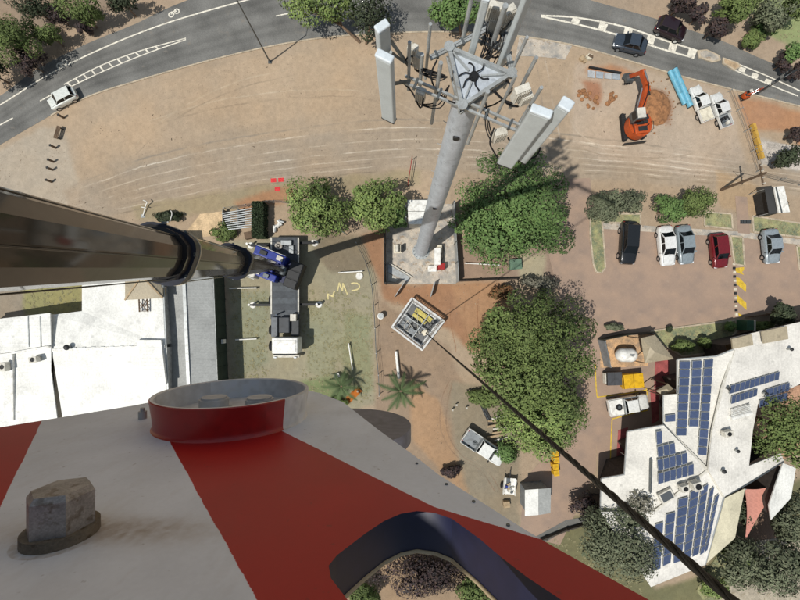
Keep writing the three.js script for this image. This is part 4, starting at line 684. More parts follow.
// steel lifting cradle on the ground under the hook
{
  const b = thing('lifting_cradle', 'square steel mesh lifting cradle with yellow plates lying under the crane rope', 'cradle', P(418, 325));
  const rim = pxs([[412, 298, 1.2], [444, 321, 1.2], [422, 350, 1.2], [392, 327, 1.2]]), m = rim.reduce((a, p) => a.add(p), V(0, 0, 0)).divideScalar(4), low = rim.map(p => p.clone().lerp(m, 0.16).setY(0.14));
  for (let i = 0; i < 4; i++) {
    const j = (i + 1) % 4;
    part(b, 'top_rail', bar(rim[i], rim[j], 0.2, 0.14), MAT.silver); part(b, 'base_rail', bar(low[i], low[j], 0.14, 0.14), MAT.silver); part(b, 'corner_post', rod(low[i], rim[i].clone().setY(1.34), 0.08), MAT.white);
    part(b, 'mesh_side', [...Array.from({ length: 15 }, (_, k) => rod(low[i].clone().lerp(low[j], (k + 1) / 16), rim[i].clone().lerp(rim[j], (k + 1) / 16), 0.028, 0.028, 5)), ...[0.25, 0.5, 0.75].map(t => rod(low[i].clone().lerp(rim[i], t), low[j].clone().lerp(rim[j], t), 0.025, 0.025, 5))], MAT.silver);
  }
  part(b, 'floor', prism(low.map(p => p.clone()), 0.04, 0.12), paint(0x6e7072, 0.7));
  const L = (u, v, h) => low[0].clone().multiplyScalar((1 - u) * (1 - v)).addScaledVector(low[1], u * (1 - v)).addScaledVector(low[2], u * v).addScaledVector(low[3], (1 - u) * v).setY(h);
  const quad = (u0, v0, u1, v1, h, t) => slab([L(u0, v0, h), L(u1, v0, h), L(u1, v1, h), L(u0, v1, h)], t), pl = paint(0xcdbf6a, 0.7);
  part(b, 'yellow_plate', quad(0.2, 0.06, 0.8, 0.22, 0.5, 0.08), pl); part(b, 'yellow_plate', quad(0.22, 0.26, 0.7, 0.38, 0.42, 0.08), pl);
  for (const [u0, v0, u1, v1, h] of [[0.1, 0.45, 0.35, 0.6, 0.4], [0.08, 0.7, 0.3, 0.86, 0.3], [0.4, 0.72, 0.6, 0.9, 0.5]]) part(b, 'stowed_box', quad(u0, v0, u1, v1, h, 0.26), MAT.greySteel);
  part(b, 'cross_beam', bar(L(0.02, 0.5, 0.6), L(0.98, 0.5, 0.6), 0.12, 0.14), MAT.galv); part(b, 'cross_beam', bar(L(0.62, 0.02, 0.74), L(0.62, 0.98, 0.74), 0.12, 0.14), MAT.galv);
  const r = rng(5); for (let i = 0; i < 6; i++) part(b, 'sling', tube([L(r(), r(), 0.3), L(r(), r(), 0.45), L(r(), r(), 0.35), L(r(), r(), 0.3)], 0.03, 16, 5), i % 2 ? MAT.dark : MAT.offwhite);
  for (const p of rim) part(b, 'lifting_chain', rod(p.clone().setY(1.3), V(2.38, 2.5, 2.29), 0.025, 0.025, 5), MAT.steel);
}

// ---------- telecom mast ----------
{
  const D = (x, y, d) => P(x, y, H - d), base = P(421, 251.3), mast = thing('telecom_mast', 'tall grey telecom monopole with a triangular headframe of antennas in a concrete compound', 'telecom mast', base);
  const poleM = std({ map: grainTex([190, 197, 204], 0.13, 3, { coarse: 6, fine: 70, spots: 0.33, spotCol: [168, 174, 180] }), roughness: 0.5, metalness: 0.2 }), radome = std({ map: grainTex([186, 193, 193], 0.07, 1.2, { coarse: 5, fine: 60 }), roughness: 0.5 }), cap = std({ map: grainTex([206, 214, 218], 0.08, 1, {}), roughness: 0.5 });
  const topY = 45 - 12.0, R = (y) => 0.72 - 0.27 * y / topY;
  const cuts = [0, 11, 22, topY];
  for (let i = 0; i < 3; i++) part(mast, 'shaft', rod(V(base.x, cuts[i], base.z), V(base.x, cuts[i + 1] + (i < 2 ? 0.3 : 0), base.z), R(cuts[i]) + 0.01, R(cuts[i + 1]), 24), poleM);
  part(mast, 'base_flange', new THREE.CylinderGeometry(1.0, 1.0, 0.12, 24).translate(base.x, 0.08, base.z), MAT.galv);
  for (let i = 0; i < 14; i++) { const t = i / 14 * 6.283; part(mast, 'anchor_bolt', new THREE.CylinderGeometry(0.04, 0.04, 0.2, 6).translate(base.x + Math.cos(t) * 0.88, 0.22, base.z + Math.sin(t) * 0.88), MAT.steel); }
  for (const y of [20.8, 30.5]) { const p = V(base.x - 0.1, y, base.z + R(y)); part(mast, 'cable_port', rod(p.clone().add(V(0, 0, -0.06)), p.clone().add(V(0, 0, 0.05)), 0.13, 0.13, 12), MAT.dark); }
  for (let i = 0; i < 18; i++) { const y = 3 + i * 1.6, t = i % 2 ? 2.6 : 2.9; part(mast, 'step_peg', rod(V(base.x + Math.cos(t) * R(y), y, base.z - Math.sin(t) * R(y)), V(base.x + Math.cos(t) * (R(y) + 0.18), y, base.z - Math.sin(t) * (R(y) + 0.18)), 0.014, 0.014, 5), MAT.galv); }
  // headframe
  const tri = [D(449, 48, 11.5), D(511, 74, 11.5), D(462, 106, 11.5)], ctr = tri[0].clone().add(tri[1]).add(tri[2]).divideScalar(3);
  part(mast, 'headframe_plate', slab(tri.map(p => p.clone().lerp(ctr, 0.04).setY(p.y - 0.06)), 0.03), poleM);
  for (let i = 0; i < 3; i++) { const a = tri[i], c = tri[(i + 1) % 3]; part(mast, 'headframe_beam', [bar(a, c, 0.11, 0.13), bar(a.clone().setY(a.y - 0.4), c.clone().setY(c.y - 0.4), 0.09, 0.09), ...[0.1, 0.5, 0.9].map(t => rod(a.clone().lerp(c, t), a.clone().lerp(c, t).setY(a.y - 0.4), 0.03))], MAT.galv); part(mast, 'corner_plate', new THREE.CylinderGeometry(0.16, 0.16, 0.03, 16).translate(a.x, a.y + 0.085, a.z), MAT.galv); }
  for (let i = 0; i < 3; i++) part(mast, 'gusset_rib', bar(tri[i].clone().lerp(ctr, 0.15).setY(ctr.y - 0.02), ctr.clone().lerp(tri[i], 0.2).setY(ctr.y - 0.02), 0.05, 0.08), MAT.galv);
  part(mast, 'cable_entry', new THREE.CylinderGeometry(0.13, 0.15, 0.1, 20).translate(ctr.x, ctr.y + 0.0, ctr.z), MAT.black);
  const r = rng(11);
  for (let i = 0; i < 6; i++) { const t = i / 6 * 6.283 + r() * 0.3, k = 0.36 + r() * 0.16, e = ctr.clone().add(V(Math.cos(t) * k, -0.015, Math.sin(t) * k)), s = ctr.clone().add(V(Math.cos(t) * 0.1, 0.1, Math.sin(t) * 0.1)), q = s.clone().lerp(e, 0.5).add(V(-Math.sin(t) * 0.07, 0.0, Math.cos(t) * 0.07)); part(mast, 'feeder_cable', tube([s.clone().setY(s.y - 0.15), s.clone().setY(s.y - 0.04), q, e, e.clone().setY(e.y - 0.12)], 0.021, 14, 6), MAT.rubber); }
  const rail = (x0, y0, x1, y1, d, w = 0.2) => { const a = D(x0, y0, d), c = D(x1, y1, d), n = V(-(c.z - a.z), 0, c.x - a.x).normalize().multiplyScalar(w / 2); for (const s of [-1, 1]) part(mast, 'mounting_rail', bar(a.clone().addScaledVector(n, s), c.clone().addScaledVector(n, s), 0.065, 0.08), MAT.galv); for (let t = 0.1; t < 1; t += 0.2) part(mast, 'rail_clamp', box(0.07, 0.12, w + 0.14, a.x + (c.x - a.x) * t, a.y - 0.06, a.z + (c.z - a.z) * t, Math.atan2(-(c.z - a.z), c.x - a.x)), MAT.steel); };
  rail(404, 79, 522, 129.5, 11.7); rail(430, 58, 495, 25, 11.6, 0.08); rail(473, 36, 507, 50, 11.7, 0.14); rail(503, 30, 513, 78, 11.55, 0.08);
  const vp = (x, y, d, d0, d1, rr = 0.045) => { const p = D(x, y, d); return part(mast, 'pipe_mount', rod(V(p.x, H - d1, p.z), V(p.x, H - d0, p.z), rr, rr, 12), MAT.galv); };
  vp(437, 88, 11.7, 10.5, 13.9, 0.06); vp(428, 50, 11.5, 10.45, 12.9, 0.05); vp(463, 38, 11.6, 8.8, 12.4, 0.06); vp(522, 85, 11.5, 10.25, 12.8, 0.055); vp(480, 112, 11.7, 10.6, 13.9, 0.06); vp(514, 66, 11.4, 10.2, 12.5, 0.05); vp(494, 40, 11.5, 10.2, 12.5, 0.08); vp(506, 96, 11.6, 10.6, 13.2, 0.05); vp(421, 70, 11.5, 10.8, 12.6, 0.06);
  function panel(px, py, d0, d1, w, dp, dx, dy) {
    const c = D(px, py, d0), h = d1 - d0, yaw = head(dx, dy), T = g => g.rotateY(yaw).translate(c.x, 0, c.z);
    const b = part(mast, 'panel_antenna', T(box(w, h - 0.06, dp, 0, H - d1, 0, 0, 0.05)), radome);
    part(b, 'end_cap', T(box(w + 0.012, 0.09, dp + 0.012, 0, H - d0 - 0.085, 0, 0, 0.04)), cap);
    part(b, 'end_cap', T(box(w + 0.01, 0.06, dp + 0.01, 0, H - d1 - 0.02, 0, 0, 0.02)), MAT.dark);
    for (const k of [-0.3, -0.1, 0.1, 0.3]) part(b, 'connector', T(new THREE.CylinderGeometry(0.022, 0.022, 0.12, 8).translate(k * w, H - d1 - 0.06, 0)), MAT.black);
    return { c, yaw, T };
  }
  panel(384.5, 55.3, 8.85, 11.75, 0.43, 0.2, 15, 7.5); panel(382, 25, 8.85, 11.9, 0.34, 0.2, 12, -8.3);
  panel(542, 110.5, 8.6, 11.7, 0.5, 0.2, 17.5, 6.5); panel(567, 103.3, 8.5, 11.6, 0.3, 0.26, 10, 6);
  panel(487, -6, 9.6, 12.2, 0.2, 0.3, 12, 2); panel(533, -17, 9.0, 12.0, 0.3, 0.16, 8, -6);
  // brackets from rails to panels
  const br = (x0, y0, d0, x1, y1, d1) => part(mast, 'antenna_bracket', bar(D(x0, y0, d0), D(x1, y1, d1), 0.07, 0.07), MAT.steel);
  br(392, 84, 11.0, 410, 81, 11.6); br(391, 52, 9.6, 404, 62, 10.6); br(390, 40, 10.2, 409, 66, 11.2); br(521, 129, 11.3, 532, 132, 10.6); br(540, 112, 9.6, 530, 106, 10.6); br(488, 30, 11.4, 494, 38, 11.5); br(512, 22, 11.0, 500, 34, 11.5); br(550, 122, 9.8, 558, 116, 9.6);
  vp(409, 66, 11.2, 10.2, 12.4, 0.05); vp(530, 106, 10.8, 9.9, 12.2, 0.05);
  function radio(px, py, d, w, h, dp, dx, dy) {
    const c = D(px, py, d), yaw = head(dx, dy), T = g => g.rotateY(yaw).translate(c.x, 0, c.z), b = part(mast, 'radio_unit', T(box(w, h, dp, 0, c.y - h, 0, 0, 0.025)), MAT.offwhite);
    for (let i = 0; i < 7; i++) part(b, 'cooling_fin', T(box(0.018, h * 0.9, 0.05, (i - 3) * w * 0.14, c.y - h * 0.95, dp / 2 + 0.024)), MAT.offwhite);
    for (let i = 0; i < 3; i++) { const k = (i - 1) * w * 0.25, s = T(V2(k, c.y - h, 0)), m = c.clone().lerp(ctr, 0.3).setY(c.y - h - 0.35), e = c.clone().lerp(ctr, 0.55).setY(ctr.y - 0.25); part(b, 'jumper_cable', tube([s, s.clone().setY(s.y - 0.25), m.add(V(0.1 * i, 0, 0.08 * i)), e], 0.02, 16, 6), MAT.rubber); }
    return b;
  }
  function V2(x, y, z) { const v = V(x, y, z); v.rotateY = (a) => { v.applyAxisAngle(V(0, 1, 0), a); return v; }; v.translate = (x2, y2, z2) => { v.add(V(x2, y2, z2)); return v; }; return v; }
  radio(413, 45, 10.7, 0.3, 0.6, 0.16, 10, 4); radio(418, 53, 10.9, 0.22, 0.55, 0.14, 10, 4); radio(421, 90, 11.7, 0.3, 0.55, 0.2, 8, 3); radio(497, 4, 10.6, 0.42, 0.55, 0.2, 10, 3); radio(510, 8, 10.7, 0.36, 0.5, 0.2, 10, -6); radio(496, 18, 11.0, 0.3, 0.5, 0.16, 10, 3);
  radio(523, 88, 11.0, 0.46, 0.5, 0.22, 12, -5); radio(527, 94, 11.3, 0.36, 0.4, 0.2, 12, -5); radio(501, 131, 11.9, 0.4, 0.5, 0.24, 10, -3); radio(505, 42, 11.7, 0.3, 0.4, 0.2, 10, 3);
  for (const pts of [[[437, 60, 11.3], [431, 75, 11.6], [436, 90, 11.9], [447, 100, 11.7], [455, 103, 11.6]], [[507, 80, 11.5], [512, 90, 11.8], [497, 103, 12], [484, 108, 11.9]], [[400, 80, 11.5], [412, 92, 12.2], [421, 108, 12], [424, 96, 11.9]], [[494, 128, 11.6], [490, 142, 12], [494, 152, 12.6], [499, 160, 13]], [[508, 138, 11.5], [514, 150, 12], [506, 158, 12.3], [500, 164, 12.6]], [[486, 48, 11.6], [492, 57, 11.9], [500, 56, 11.8], [503, 50, 11.6]], [[404, 62, 10.8], [410, 56, 10.9], [418, 62, 11.2], [424, 75, 11.5]], [[530, 150, 11.8], [540, 148, 12], [536, 156, 12.2], [524, 160, 12.2]]])
    part(mast, 'feeder_cable', tube(pts.map(p => D(...p)), 0.026, 24, 6), MAT.rubber);
}

// ---------- vehicles ----------
function carPaint(col) { return new THREE.MeshPhysicalMaterial({ side: THREE.DoubleSide, color: col, roughness: 0.38, metalness: 0.1, clearcoat: 0.8, clearcoatRoughness: 0.06, map: speck }); }
function skin(stations, k = 5) {                             // stations: [x, halfwidth, low, belt, crown]; smooth shell
  const ring = ([x, w, lo, be, cr]) => { const pts = [[w * 0.86, lo], [w * 0.985, lo + 0.1], [w, lo + (be - lo) * 0.45], [w * 0.985, be - 0.1], [w * 0.93, be - 0.02], [w * 0.8, be + (cr - be) * 0.5], [w * 0.4, cr], [0, cr]]; return [...pts.map(([z, y]) => V(x, y, z)), ...pts.slice(0, -1).reverse().map(([z, y]) => V(x, y, -z))]; };
  const R = stations.map(ring), a = [], push = (...v) => v.forEach(p => a.push(p.x, p.y, p.z));
  for (let i = 0; i + 1 < R.length; i++) for (let j = 0; j < R[i].length; j++) { const m = (j + 1) % R[i].length; push(R[i][j], R[i + 1][j], R[i + 1][m], R[i][j], R[i + 1][m], R[i][m]); }
  for (const E of [R[0], R.at(-1)]) { const c = E.reduce((s, p) => s.add(p), V(0, 0, 0)).divideScalar(E.length); for (let j = 0; j < E.length; j++) push(c, E[j], E[(j + 1) % E.length]); }
  const g = new THREE.BufferGeometry(); g.setAttribute('position', new THREE.Float32BufferAttribute(a, 3)); return toCreasedNormals(g, 0.75);
}
function frustum(x0, x1, x2, x3, wb, wt, y0, y1, hgt = 0.0) {      // base x0..x3 at y0, roof x1..x2 at y1
  const b = [V(x0, y0, -wb * 0.9), V(x0 + 0.08, y0, 0), V(x0, y0, wb * 0.9), V(x3, y0, wb * 0.86), V(x3 - 0.06, y0, 0), V(x3, y0, -wb * 0.86)], t = [V(x1, y1, -wt), V(x1 + 0.06, y1, 0), V(x1, y1, wt), V(x2, y1, wt * 0.95), V(x2, y1, 0), V(x2, y1, -wt * 0.95)];
  const a = [], q = (...v) => v.forEach(p => a.push(p.x, p.y, p.z));
  for (let i = 0; i < 6; i++) { const j = (i + 1) % 6; q(b[i], b[j], t[j], b[i], t[j], t[i]); } q(t[0], t[1], t[4], t[0], t[4], t[5], t[1], t[2], t[3], t[1], t[3], t[4]);
  const g = new THREE.BufferGeometry(); g.setAttribute('position', new THREE.Float32BufferAttribute(a, 3)); g.computeVertexNormals(); return { g, b, t };
}
function car(name, label, cat, px, py, dir, L, type, col, group) {
  const c = thing(name, label, cat, P(px, py, 0.75).setY(0.008), group, head(...dir)), pm = carPaint(col), w = (type === 'ute' || type === 'suv' ? 0.93 : 0.87), k = L / 4.5;
  const sc = (l) => l.map(([x, f, lo, be, cr]) => [x * k, w * f, lo, be, cr]);
  const hi = type === 'suv' || type === 'ute' ? 0.16 : 0;
  let st, gh;
  if (type === 'ute') { st = sc([[2.25, 0.72, 0.42, 0.72, 0.76], [2.17, 0.88, 0.36, 0.86, 0.92], [1.9, 0.97, 0.34, 0.98, 1.03], [1.2, 1, 0.34, 1.05, 1.1], [0.6, 1, 0.34, 1.08, 1.1], [-0.55, 1, 0.34, 1.08, 1.1], [-0.6, 0.99, 0.36, 1.06, 1.07]]); gh = [-0.56, -0.46, 0.62, 1.2]; }
  else if (type === 'sedan') { st = sc([[2.25, 0.66, 0.36, 0.56, 0.6], [2.17, 0.84, 0.28, 0.66, 0.72], [1.9, 0.95, 0.24, 0.76, 0.82], [1.1, 1, 0.22, 0.88, 0.93], [0, 1, 0.22, 0.92, 0.94], [-1.2, 1, 0.24, 0.93, 0.95], [-1.9, 0.95, 0.28, 0.92, 0.97], [-2.16, 0.86, 0.34, 0.84, 0.88], [-2.25, 0.7, 0.42, 0.7, 0.74]]); gh = [-1.62, -0.86, 0.42, 1.2]; }
  else { st = sc([[2.25, 0.68, 0.38 + hi / 2, 0.6 + hi, 0.64 + hi], [2.16, 0.86, 0.3 + hi / 2, 0.72 + hi, 0.78 + hi], [1.85, 0.96, 0.26 + hi / 2, 0.82 + hi, 0.88 + hi], [1.15, 1, 0.24 + hi / 2, 0.93 + hi, 0.97 + hi], [0, 1, 0.24 + hi / 2, 0.95 + hi, 0.97 + hi], [-1.5, 1, 0.26 + hi / 2, 0.96 + hi, 0.98 + hi], [-2.05, 0.95, 0.32 + hi / 2, 0.94 + hi, 0.97 + hi], [-2.25, 0.8, 0.42 + hi / 2, 0.8 + hi, 0.84 + hi]]); gh = type === 'van' ? [-2.12, -1.98, 1.2, 1.9] : [-2.1, -1.72, 0.45, 1.28]; }
  const belt = type === 'ute' ? 1.05 : (type === 'sedan' ? 0.9 : 0.93 + hi), roofY = type === 'van' ? 1.72 : type === 'ute' ? 1.72 : type === 'suv' ? 1.72 : 1.43, xs = gh.map(x => x * k);
  const body = lpart(c, 'body', skin(st), pm);
  const f = frustum(xs[0], xs[1], xs[2], xs[3], w * 0.95, w * 0.74, belt - 0.04, roofY - 0.05);
  const glass = lpart(c, 'window_glass', f.g, MAT.glass);
  const rt = lpart(c, 'roof', new RoundedBoxGeometry(xs[2] - xs[1] + 0.1, 0.075, w * 1.5, 3, 0.03).translate((xs[1] + xs[2]) / 2, roofY - 0.03, 0), pm);
  const pil = []; for (const i of [0, 2, 3, 5]) pil.push([f.b[i], f.t[i]]);
  const mid = (a, b, t) => a.clone().lerp(b, t); for (const [i, j] of [[0, 5], [2, 3]]) pil.push([mid(f.b[i], f.b[j], 0.5), mid(f.t[i], f.t[j], 0.5)]);
  for (const [a, b] of pil) lpart(c, 'window_pillar', bar(a, b, 0.075, 0.075), pm);
  if (type === 'van') for (const s of [-1, 1]) lpart(c, 'side_panel', bar(V(xs[0] + 0.1, belt + 0.42, s * w * 0.86), V(xs[2] - 0.5, belt + 0.42, s * w * 0.86), 0.05, 0.6), pm);
  const wr = type === 'ute' || type === 'suv' ? 0.37 : 0.31;
  for (const x of [1.38, type === 'ute' ? -1.35 : -1.32]) for (const s of [-1, 1]) { const wh = lpart(c, 'wheel', new THREE.CylinderGeometry(wr, wr, 0.22, 18).rotateX(Math.PI / 2).translate(x * k, wr, s * (w - 0.1)), MAT.rubber); lpart(wh, 'rim', new THREE.CylinderGeometry(wr * 0.6, wr * 0.6, 0.235, 12).rotateX(Math.PI / 2).translate(x * k, wr, s * (w - 0.1)), MAT.chrome); }
  for (const s of [-1, 1]) {
    lpart(c, 'headlight', new RoundedBoxGeometry(0.22, 0.13, 0.36, 2, 0.05).translate(2.12 * k, (type === 'ute' ? 0.8 : 0.63 + hi * 0.9), s * w * 0.66), MAT.lampWhite);
    lpart(c, 'tail_light', new RoundedBoxGeometry(0.12, 0.2, 0.26, 2, 0.04).translate(-2.17 * k, (type === 'ute' ? 0.85 : 0.74 + hi), s * w * 0.72), MAT.lampRed);
    lpart(c, 'mirror', new RoundedBoxGeometry(0.14, 0.13, 0.2, 2, 0.04).translate(xs[3] - 0.3, belt + 0.08, s * (w + 0.06)), type === 'ute' ? MAT.black : pm);
  }
  lpart(c, 'bumper', new RoundedBoxGeometry(0.14, 0.22, w * 1.45, 2, 0.06).translate(2.2 * k, 0.42 + hi / 2, 0), type === 'ute' ? MAT.dark : pm);
  if (type !== 'van') lpart(c, 'bonnet_line', [bar(V(xs[3] + 0.02, belt + 0.05, -w * 0.8), V(2.0 * k, belt - 0.1, -w * 0.7), 0.015, 0.015), bar(V(xs[3] + 0.02, belt + 0.05, w * 0.8), V(2.0 * k, belt - 0.1, w * 0.7), 0.015, 0.015)], MAT.dark);
  lpart(c, 'number_plate', box(0.02, 0.11, 0.36, -2.26 * k, 0.62 + hi, 0), MAT.cream);
  if (type === 'ute') {
    const x0 = -2.25 * k, x1 = -0.64 * k, tw = w * 1.02;
    const t = lpart(c, 'tray_bed', box(x1 - x0, 0.1, tw * 2, (x0 + x1) / 2, 0.62, 0, 0, 0.02), MAT.greySteel);
    for (const s of [-1, 1]) lpart(c, 'tray_side', box(x1 - x0, 0.42, 0.06, (x0 + x1) / 2, 0.68, s * tw, 0, 0.02), pm);
    lpart(c, 'tailgate', box(0.06, 0.42, tw * 2, x0, 0.68, 0, 0, 0.02), pm); lpart(c, 'headboard', box(0.06, 0.8, tw * 1.9, x1 - 0.02, 0.68, 0, 0, 0.02), MAT.galv);
    lpart(c, 'chassis', box(x1 - x0, 0.2, 0.9, (x0 + x1) / 2, 0.42, 0), MAT.dark);
  }
  return { c, k, w };
}
const onRoad = 'cars driving on the road', inPark = 'cars parked in the car park';
car('white_car', 'white hatchback with dark rear driving beside the hatched centre line', 'car', 61, 97.5, [-0.87, 0.45], 3.4, 'hatch', 0xe9ece6, onRoad).c.scale.set(1, 0.85, 0.84);
car('blue_car', 'dark blue grey saloon driving along the painted median', 'car', 631, 43, [-0.97, -0.25], 3.8, 'sedan', 0x39434f, onRoad);
car('maroon_car', 'very dark maroon hatchback on the far lane past the painted median', 'car', 671.5, 28.5, [0.92, 0.38], 3.6, 'hatch', 0x27151c, onRoad);
const uteA = car('utility_truck', 'white double cab utility with a beige covered tray beside another', 'utility truck', 702, 103, [-0.36, -0.93], 4.3, 'ute', 0xeeeeea, 'utilities at the roadworks');
uteA.c.scale.set(1, 0.74, 0.74);
lpart(uteA.c, 'tray_cover', box(1.4, 0.06, 1.8, -1.45 * uteA.k, 1.06, 0, 0, 0.02), MAT.cream);
const uteB = car('utility_truck', 'white utility with a loaded dark open tray at the roadworks', 'utility truck', 722, 109.5, [-0.34, -0.94], 4.1, 'ute', 0xe9e9e6, 'utilities at the roadworks');
uteB.c.scale.set(1, 0.74, 0.74);
for (const [x, z, m] of [[-1.1, 0.3, MAT.dark], [-1.5, -0.35, MAT.steel], [-1.8, 0.25, MAT.offwhite], [-1.2, -0.5, MAT.black]]) lpart(uteB.c, 'cargo_box', box(0.4, 0.32, 0.5, x * uteB.k, 0.73, z, 0.2, 0.03), m);
car('black_people_carrier', 'black people carrier parked beside the grassed island', 'car', 628.5, 243, [-0.06, 0.99], 4.9, 'suv', 0x1b1d1f, inPark);
car('white_sedan', 'white saloon parked beside a silver one', 'car', 667, 245.5, [0.1, 0.99], 4.6, 'sedan', 0xf0f0ee, inPark);
car('silver_sedan', 'silver grey saloon parked beside the white saloon', 'car', 685.5, 244.5, [0.12, 0.99], 4.5, 'sedan', 0x8f9aa0, inPark);
car('red_hatchback', 'dark red hatchback parked next to the yellow striped marking', 'car', 719.5, 250.5, [0.12, 0.99], 4.0, 'hatch', 0x75131c, inPark);
car('silver_hatchback', 'silver saloon parked alone past the yellow striped marking', 'car', 772, 246, [0.1, 0.99], 4.0, 'sedan', 0x97a1a8, inPark);
const uteC = car('utility_truck', 'white utility with an empty open tray on the dirt drive', 'utility truck', 484, 447.5, [0.83, 0.56], 5.4, 'ute', 0xf2f2ee, 'utilities in the yards');
lpart(uteC.c, 'jack_tool', [box(0.5, 0.12, 0.3, -1.1, 0.73, 0.2, 0.4, 0.03), new THREE.TorusGeometry(0.22, 0.05, 6, 14).rotateX(Math.PI / 2).translate(-1.2, 0.78, 0.15)], MAT.steel);
{ // wagon with a spare wheel on its white tray lid
  const q = car('white_wagon', 'white utility with a round spare wheel on its lid in the marked bay', 'utility truck', 628, 404.5, [0.985, -0.17], 4.7, 'ute', 0xf0f0ec, 'utilities in the yards');
  lpart(q.c, 'tray_lid', box(1.55, 0.07, 1.78, -1.47 * q.k, 1.08, 0, 0, 0.03), MAT.white);
  const sp = lpart(q.c, 'spare_wheel', new THREE.TorusGeometry(0.27, 0.1, 8, 20).rotateX(Math.PI / 2).translate(-1.25 * q.k, 1.24, 0), MAT.rubber); lpart(sp, 'rim', new THREE.CylinderGeometry(0.18, 0.18, 0.1, 14).translate(-1.25 * q.k, 1.22, 0), MAT.steel);
}
// excavator
function excavator(name, label, px, py, dir, sc, tool, group) {
  const e = thing(name, label, 'excavator', P(px, py), group, head(...dir)); e.scale.setScalar(sc);
  for (const s of [-1, 1]) {
    const t = lpart(e, 'track', box(2.9, 0.6, 0.42, 0, 0, s * 0.95, 0, 0.26), MAT.rubber);
    for (let i = 0; i < 14; i++) lpart(t, 'track_shoe', box(0.15, 0.03, 0.46, -1.25 + i * 0.19, 0.59, s * 0.95), MAT.dark);
  }
  lpart(e, 'undercarriage', box(1.6, 0.35, 1.5, 0, 0.3, 0, 0, 0.04), MAT.dark); lpart(e, 'slew_ring', new THREE.CylinderGeometry(0.55, 0.55, 0.2, 20).translate(0, 0.72, 0), MAT.steel);
  const h = lpart(e, 'house', [new THREE.CylinderGeometry(1.28, 1.28, 0.85, 28, 1, false, 0, 6.2832).scale(1, 1, 0.92).translate(-0.35, 1.22, 0)], MAT.orange);
  lpart(h, 'engine_hood', box(0.9, 0.3, 1.5, -0.95, 1.6, 0, 0, 0.1), MAT.orange); lpart(h, 'grille', box(0.5, 0.03, 0.9, -0.95, 1.9, 0), MAT.dark); lpart(h, 'exhaust_pipe', rod(V(-0.7, 1.8, 0.5), V(-0.7, 2.15, 0.5), 0.05), MAT.black);
  const cab = lpart(e, 'cab', box(1.1, 1.35, 0.85, 0.2, 1.5, -0.6, 0, 0.1), MAT.steel); lpart(cab, 'cab_window', [box(1.12, 0.7, 0.7, 0.2, 2.0, -0.6, 0, 0.04), box(0.8, 0.7, 0.87, 0.2, 2.0, -0.6, 0, 0.04)], MAT.glass); lpart(cab, 'cab_roof', box(1.0, 0.06, 0.8, 0.2, 2.86, -0.6, 0, 0.02), MAT.offwhite);
  const b0 = V(0.8, 1.6, 0.15), b1 = V(2.7, 3.0, 0.1), b2 = V(4.4, 2.6, 0.05), b3 = V(4.9, 0.9, 0.0);
  const bm = lpart(e, 'boom', [bar(b0, b1, 0.42, 0.5), bar(b1, b2, 0.38, 0.42)], MAT.orange); lpart(bm, 'boom_ram', [rod(V(0.9, 1.5, 0.5), V(2.6, 2.8, 0.38), 0.08), rod(V(0.9, 1.5, -0.2), V(2.6, 2.8, -0.2), 0.08)], MAT.chrome);
  lpart(bm, 'hydraulic_hose', tube([V(0.9, 2.0, 0.1), V(2.2, 3.2, 0.12), V(3.2, 3.25, 0.1), V(4.3, 2.95, 0.05)], 0.05, 20), MAT.rubber);
  const st = lpart(e, 'stick', bar(V(4.1, 3.0, 0.05), b3, 0.3, 0.36), MAT.orange); lpart(st, 'stick_ram', rod(V(2.9, 3.35, 0.08), V(4.15, 3.05, 0.05), 0.07), MAT.chrome);
  const bk = new THREE.CylinderGeometry(0.5, 0.5, 0.8, 14, 1, false, 0.6, 3.9).rotateX(Math.PI / 2).translate(4.9, 0.55, 0); const bu = lpart(e, 'bucket', bk, MAT.steel);
  for (let i = 0; i < 5; i++) lpart(bu, 'tooth', box(0.2, 0.06, 0.08, 4.6, 0.12, -0.32 + i * 0.16), MAT.dark);
  lpart(h, 'engine_part', [box(0.5, 0.25, 0.4, 0.2, 1.62, 0.55, 0.3, 0.03), new THREE.CylinderGeometry(0.14, 0.14, 0.5, 12).rotateX(Math.PI / 2).translate(-0.25, 1.75, 0.4), box(0.3, 0.18, 0.7, -0.3, 1.62, -0.05, 0, 0.03)], MAT.dark);
  for (const s of [-1, 1]) lpart(h, 'hand_rail', tube([V(-1.3, 1.65, s * 0.9), V(-1.2, 2.0, s * 0.92), V(-0.4, 2.0, s * 1.05), V(-0.3, 1.65, s * 1.05)], 0.025, 16, 6), MAT.dark);
  lpart(h, 'hose_bundle', [0, 1, 2].map(i => tube([V(0.1, 1.7, 0.3 + i * 0.06), V(0.6, 2.0, 0.35 + i * 0.05), V(1.0, 1.95, 0.2 + i * 0.05), V(1.5, 2.3, 0.2 + i * 0.04)], 0.03, 14, 6)), MAT.rubber);
  lpart(e, 'blade', box(0.12, 0.45, 2.3, -1.75, 0.1, 0, 0, 0.03), MAT.dark);
  return e;
}
excavator('excavator', 'orange tracked excavator with raised boom beside a brown spoil heap', 630.5, 128, [-0.12, -1], 1.12);
excavator('mini_excavator', 'small orange and yellow digger by the road edge near the traffic pole', 744, 97, [0.9, -0.35], 0.34);
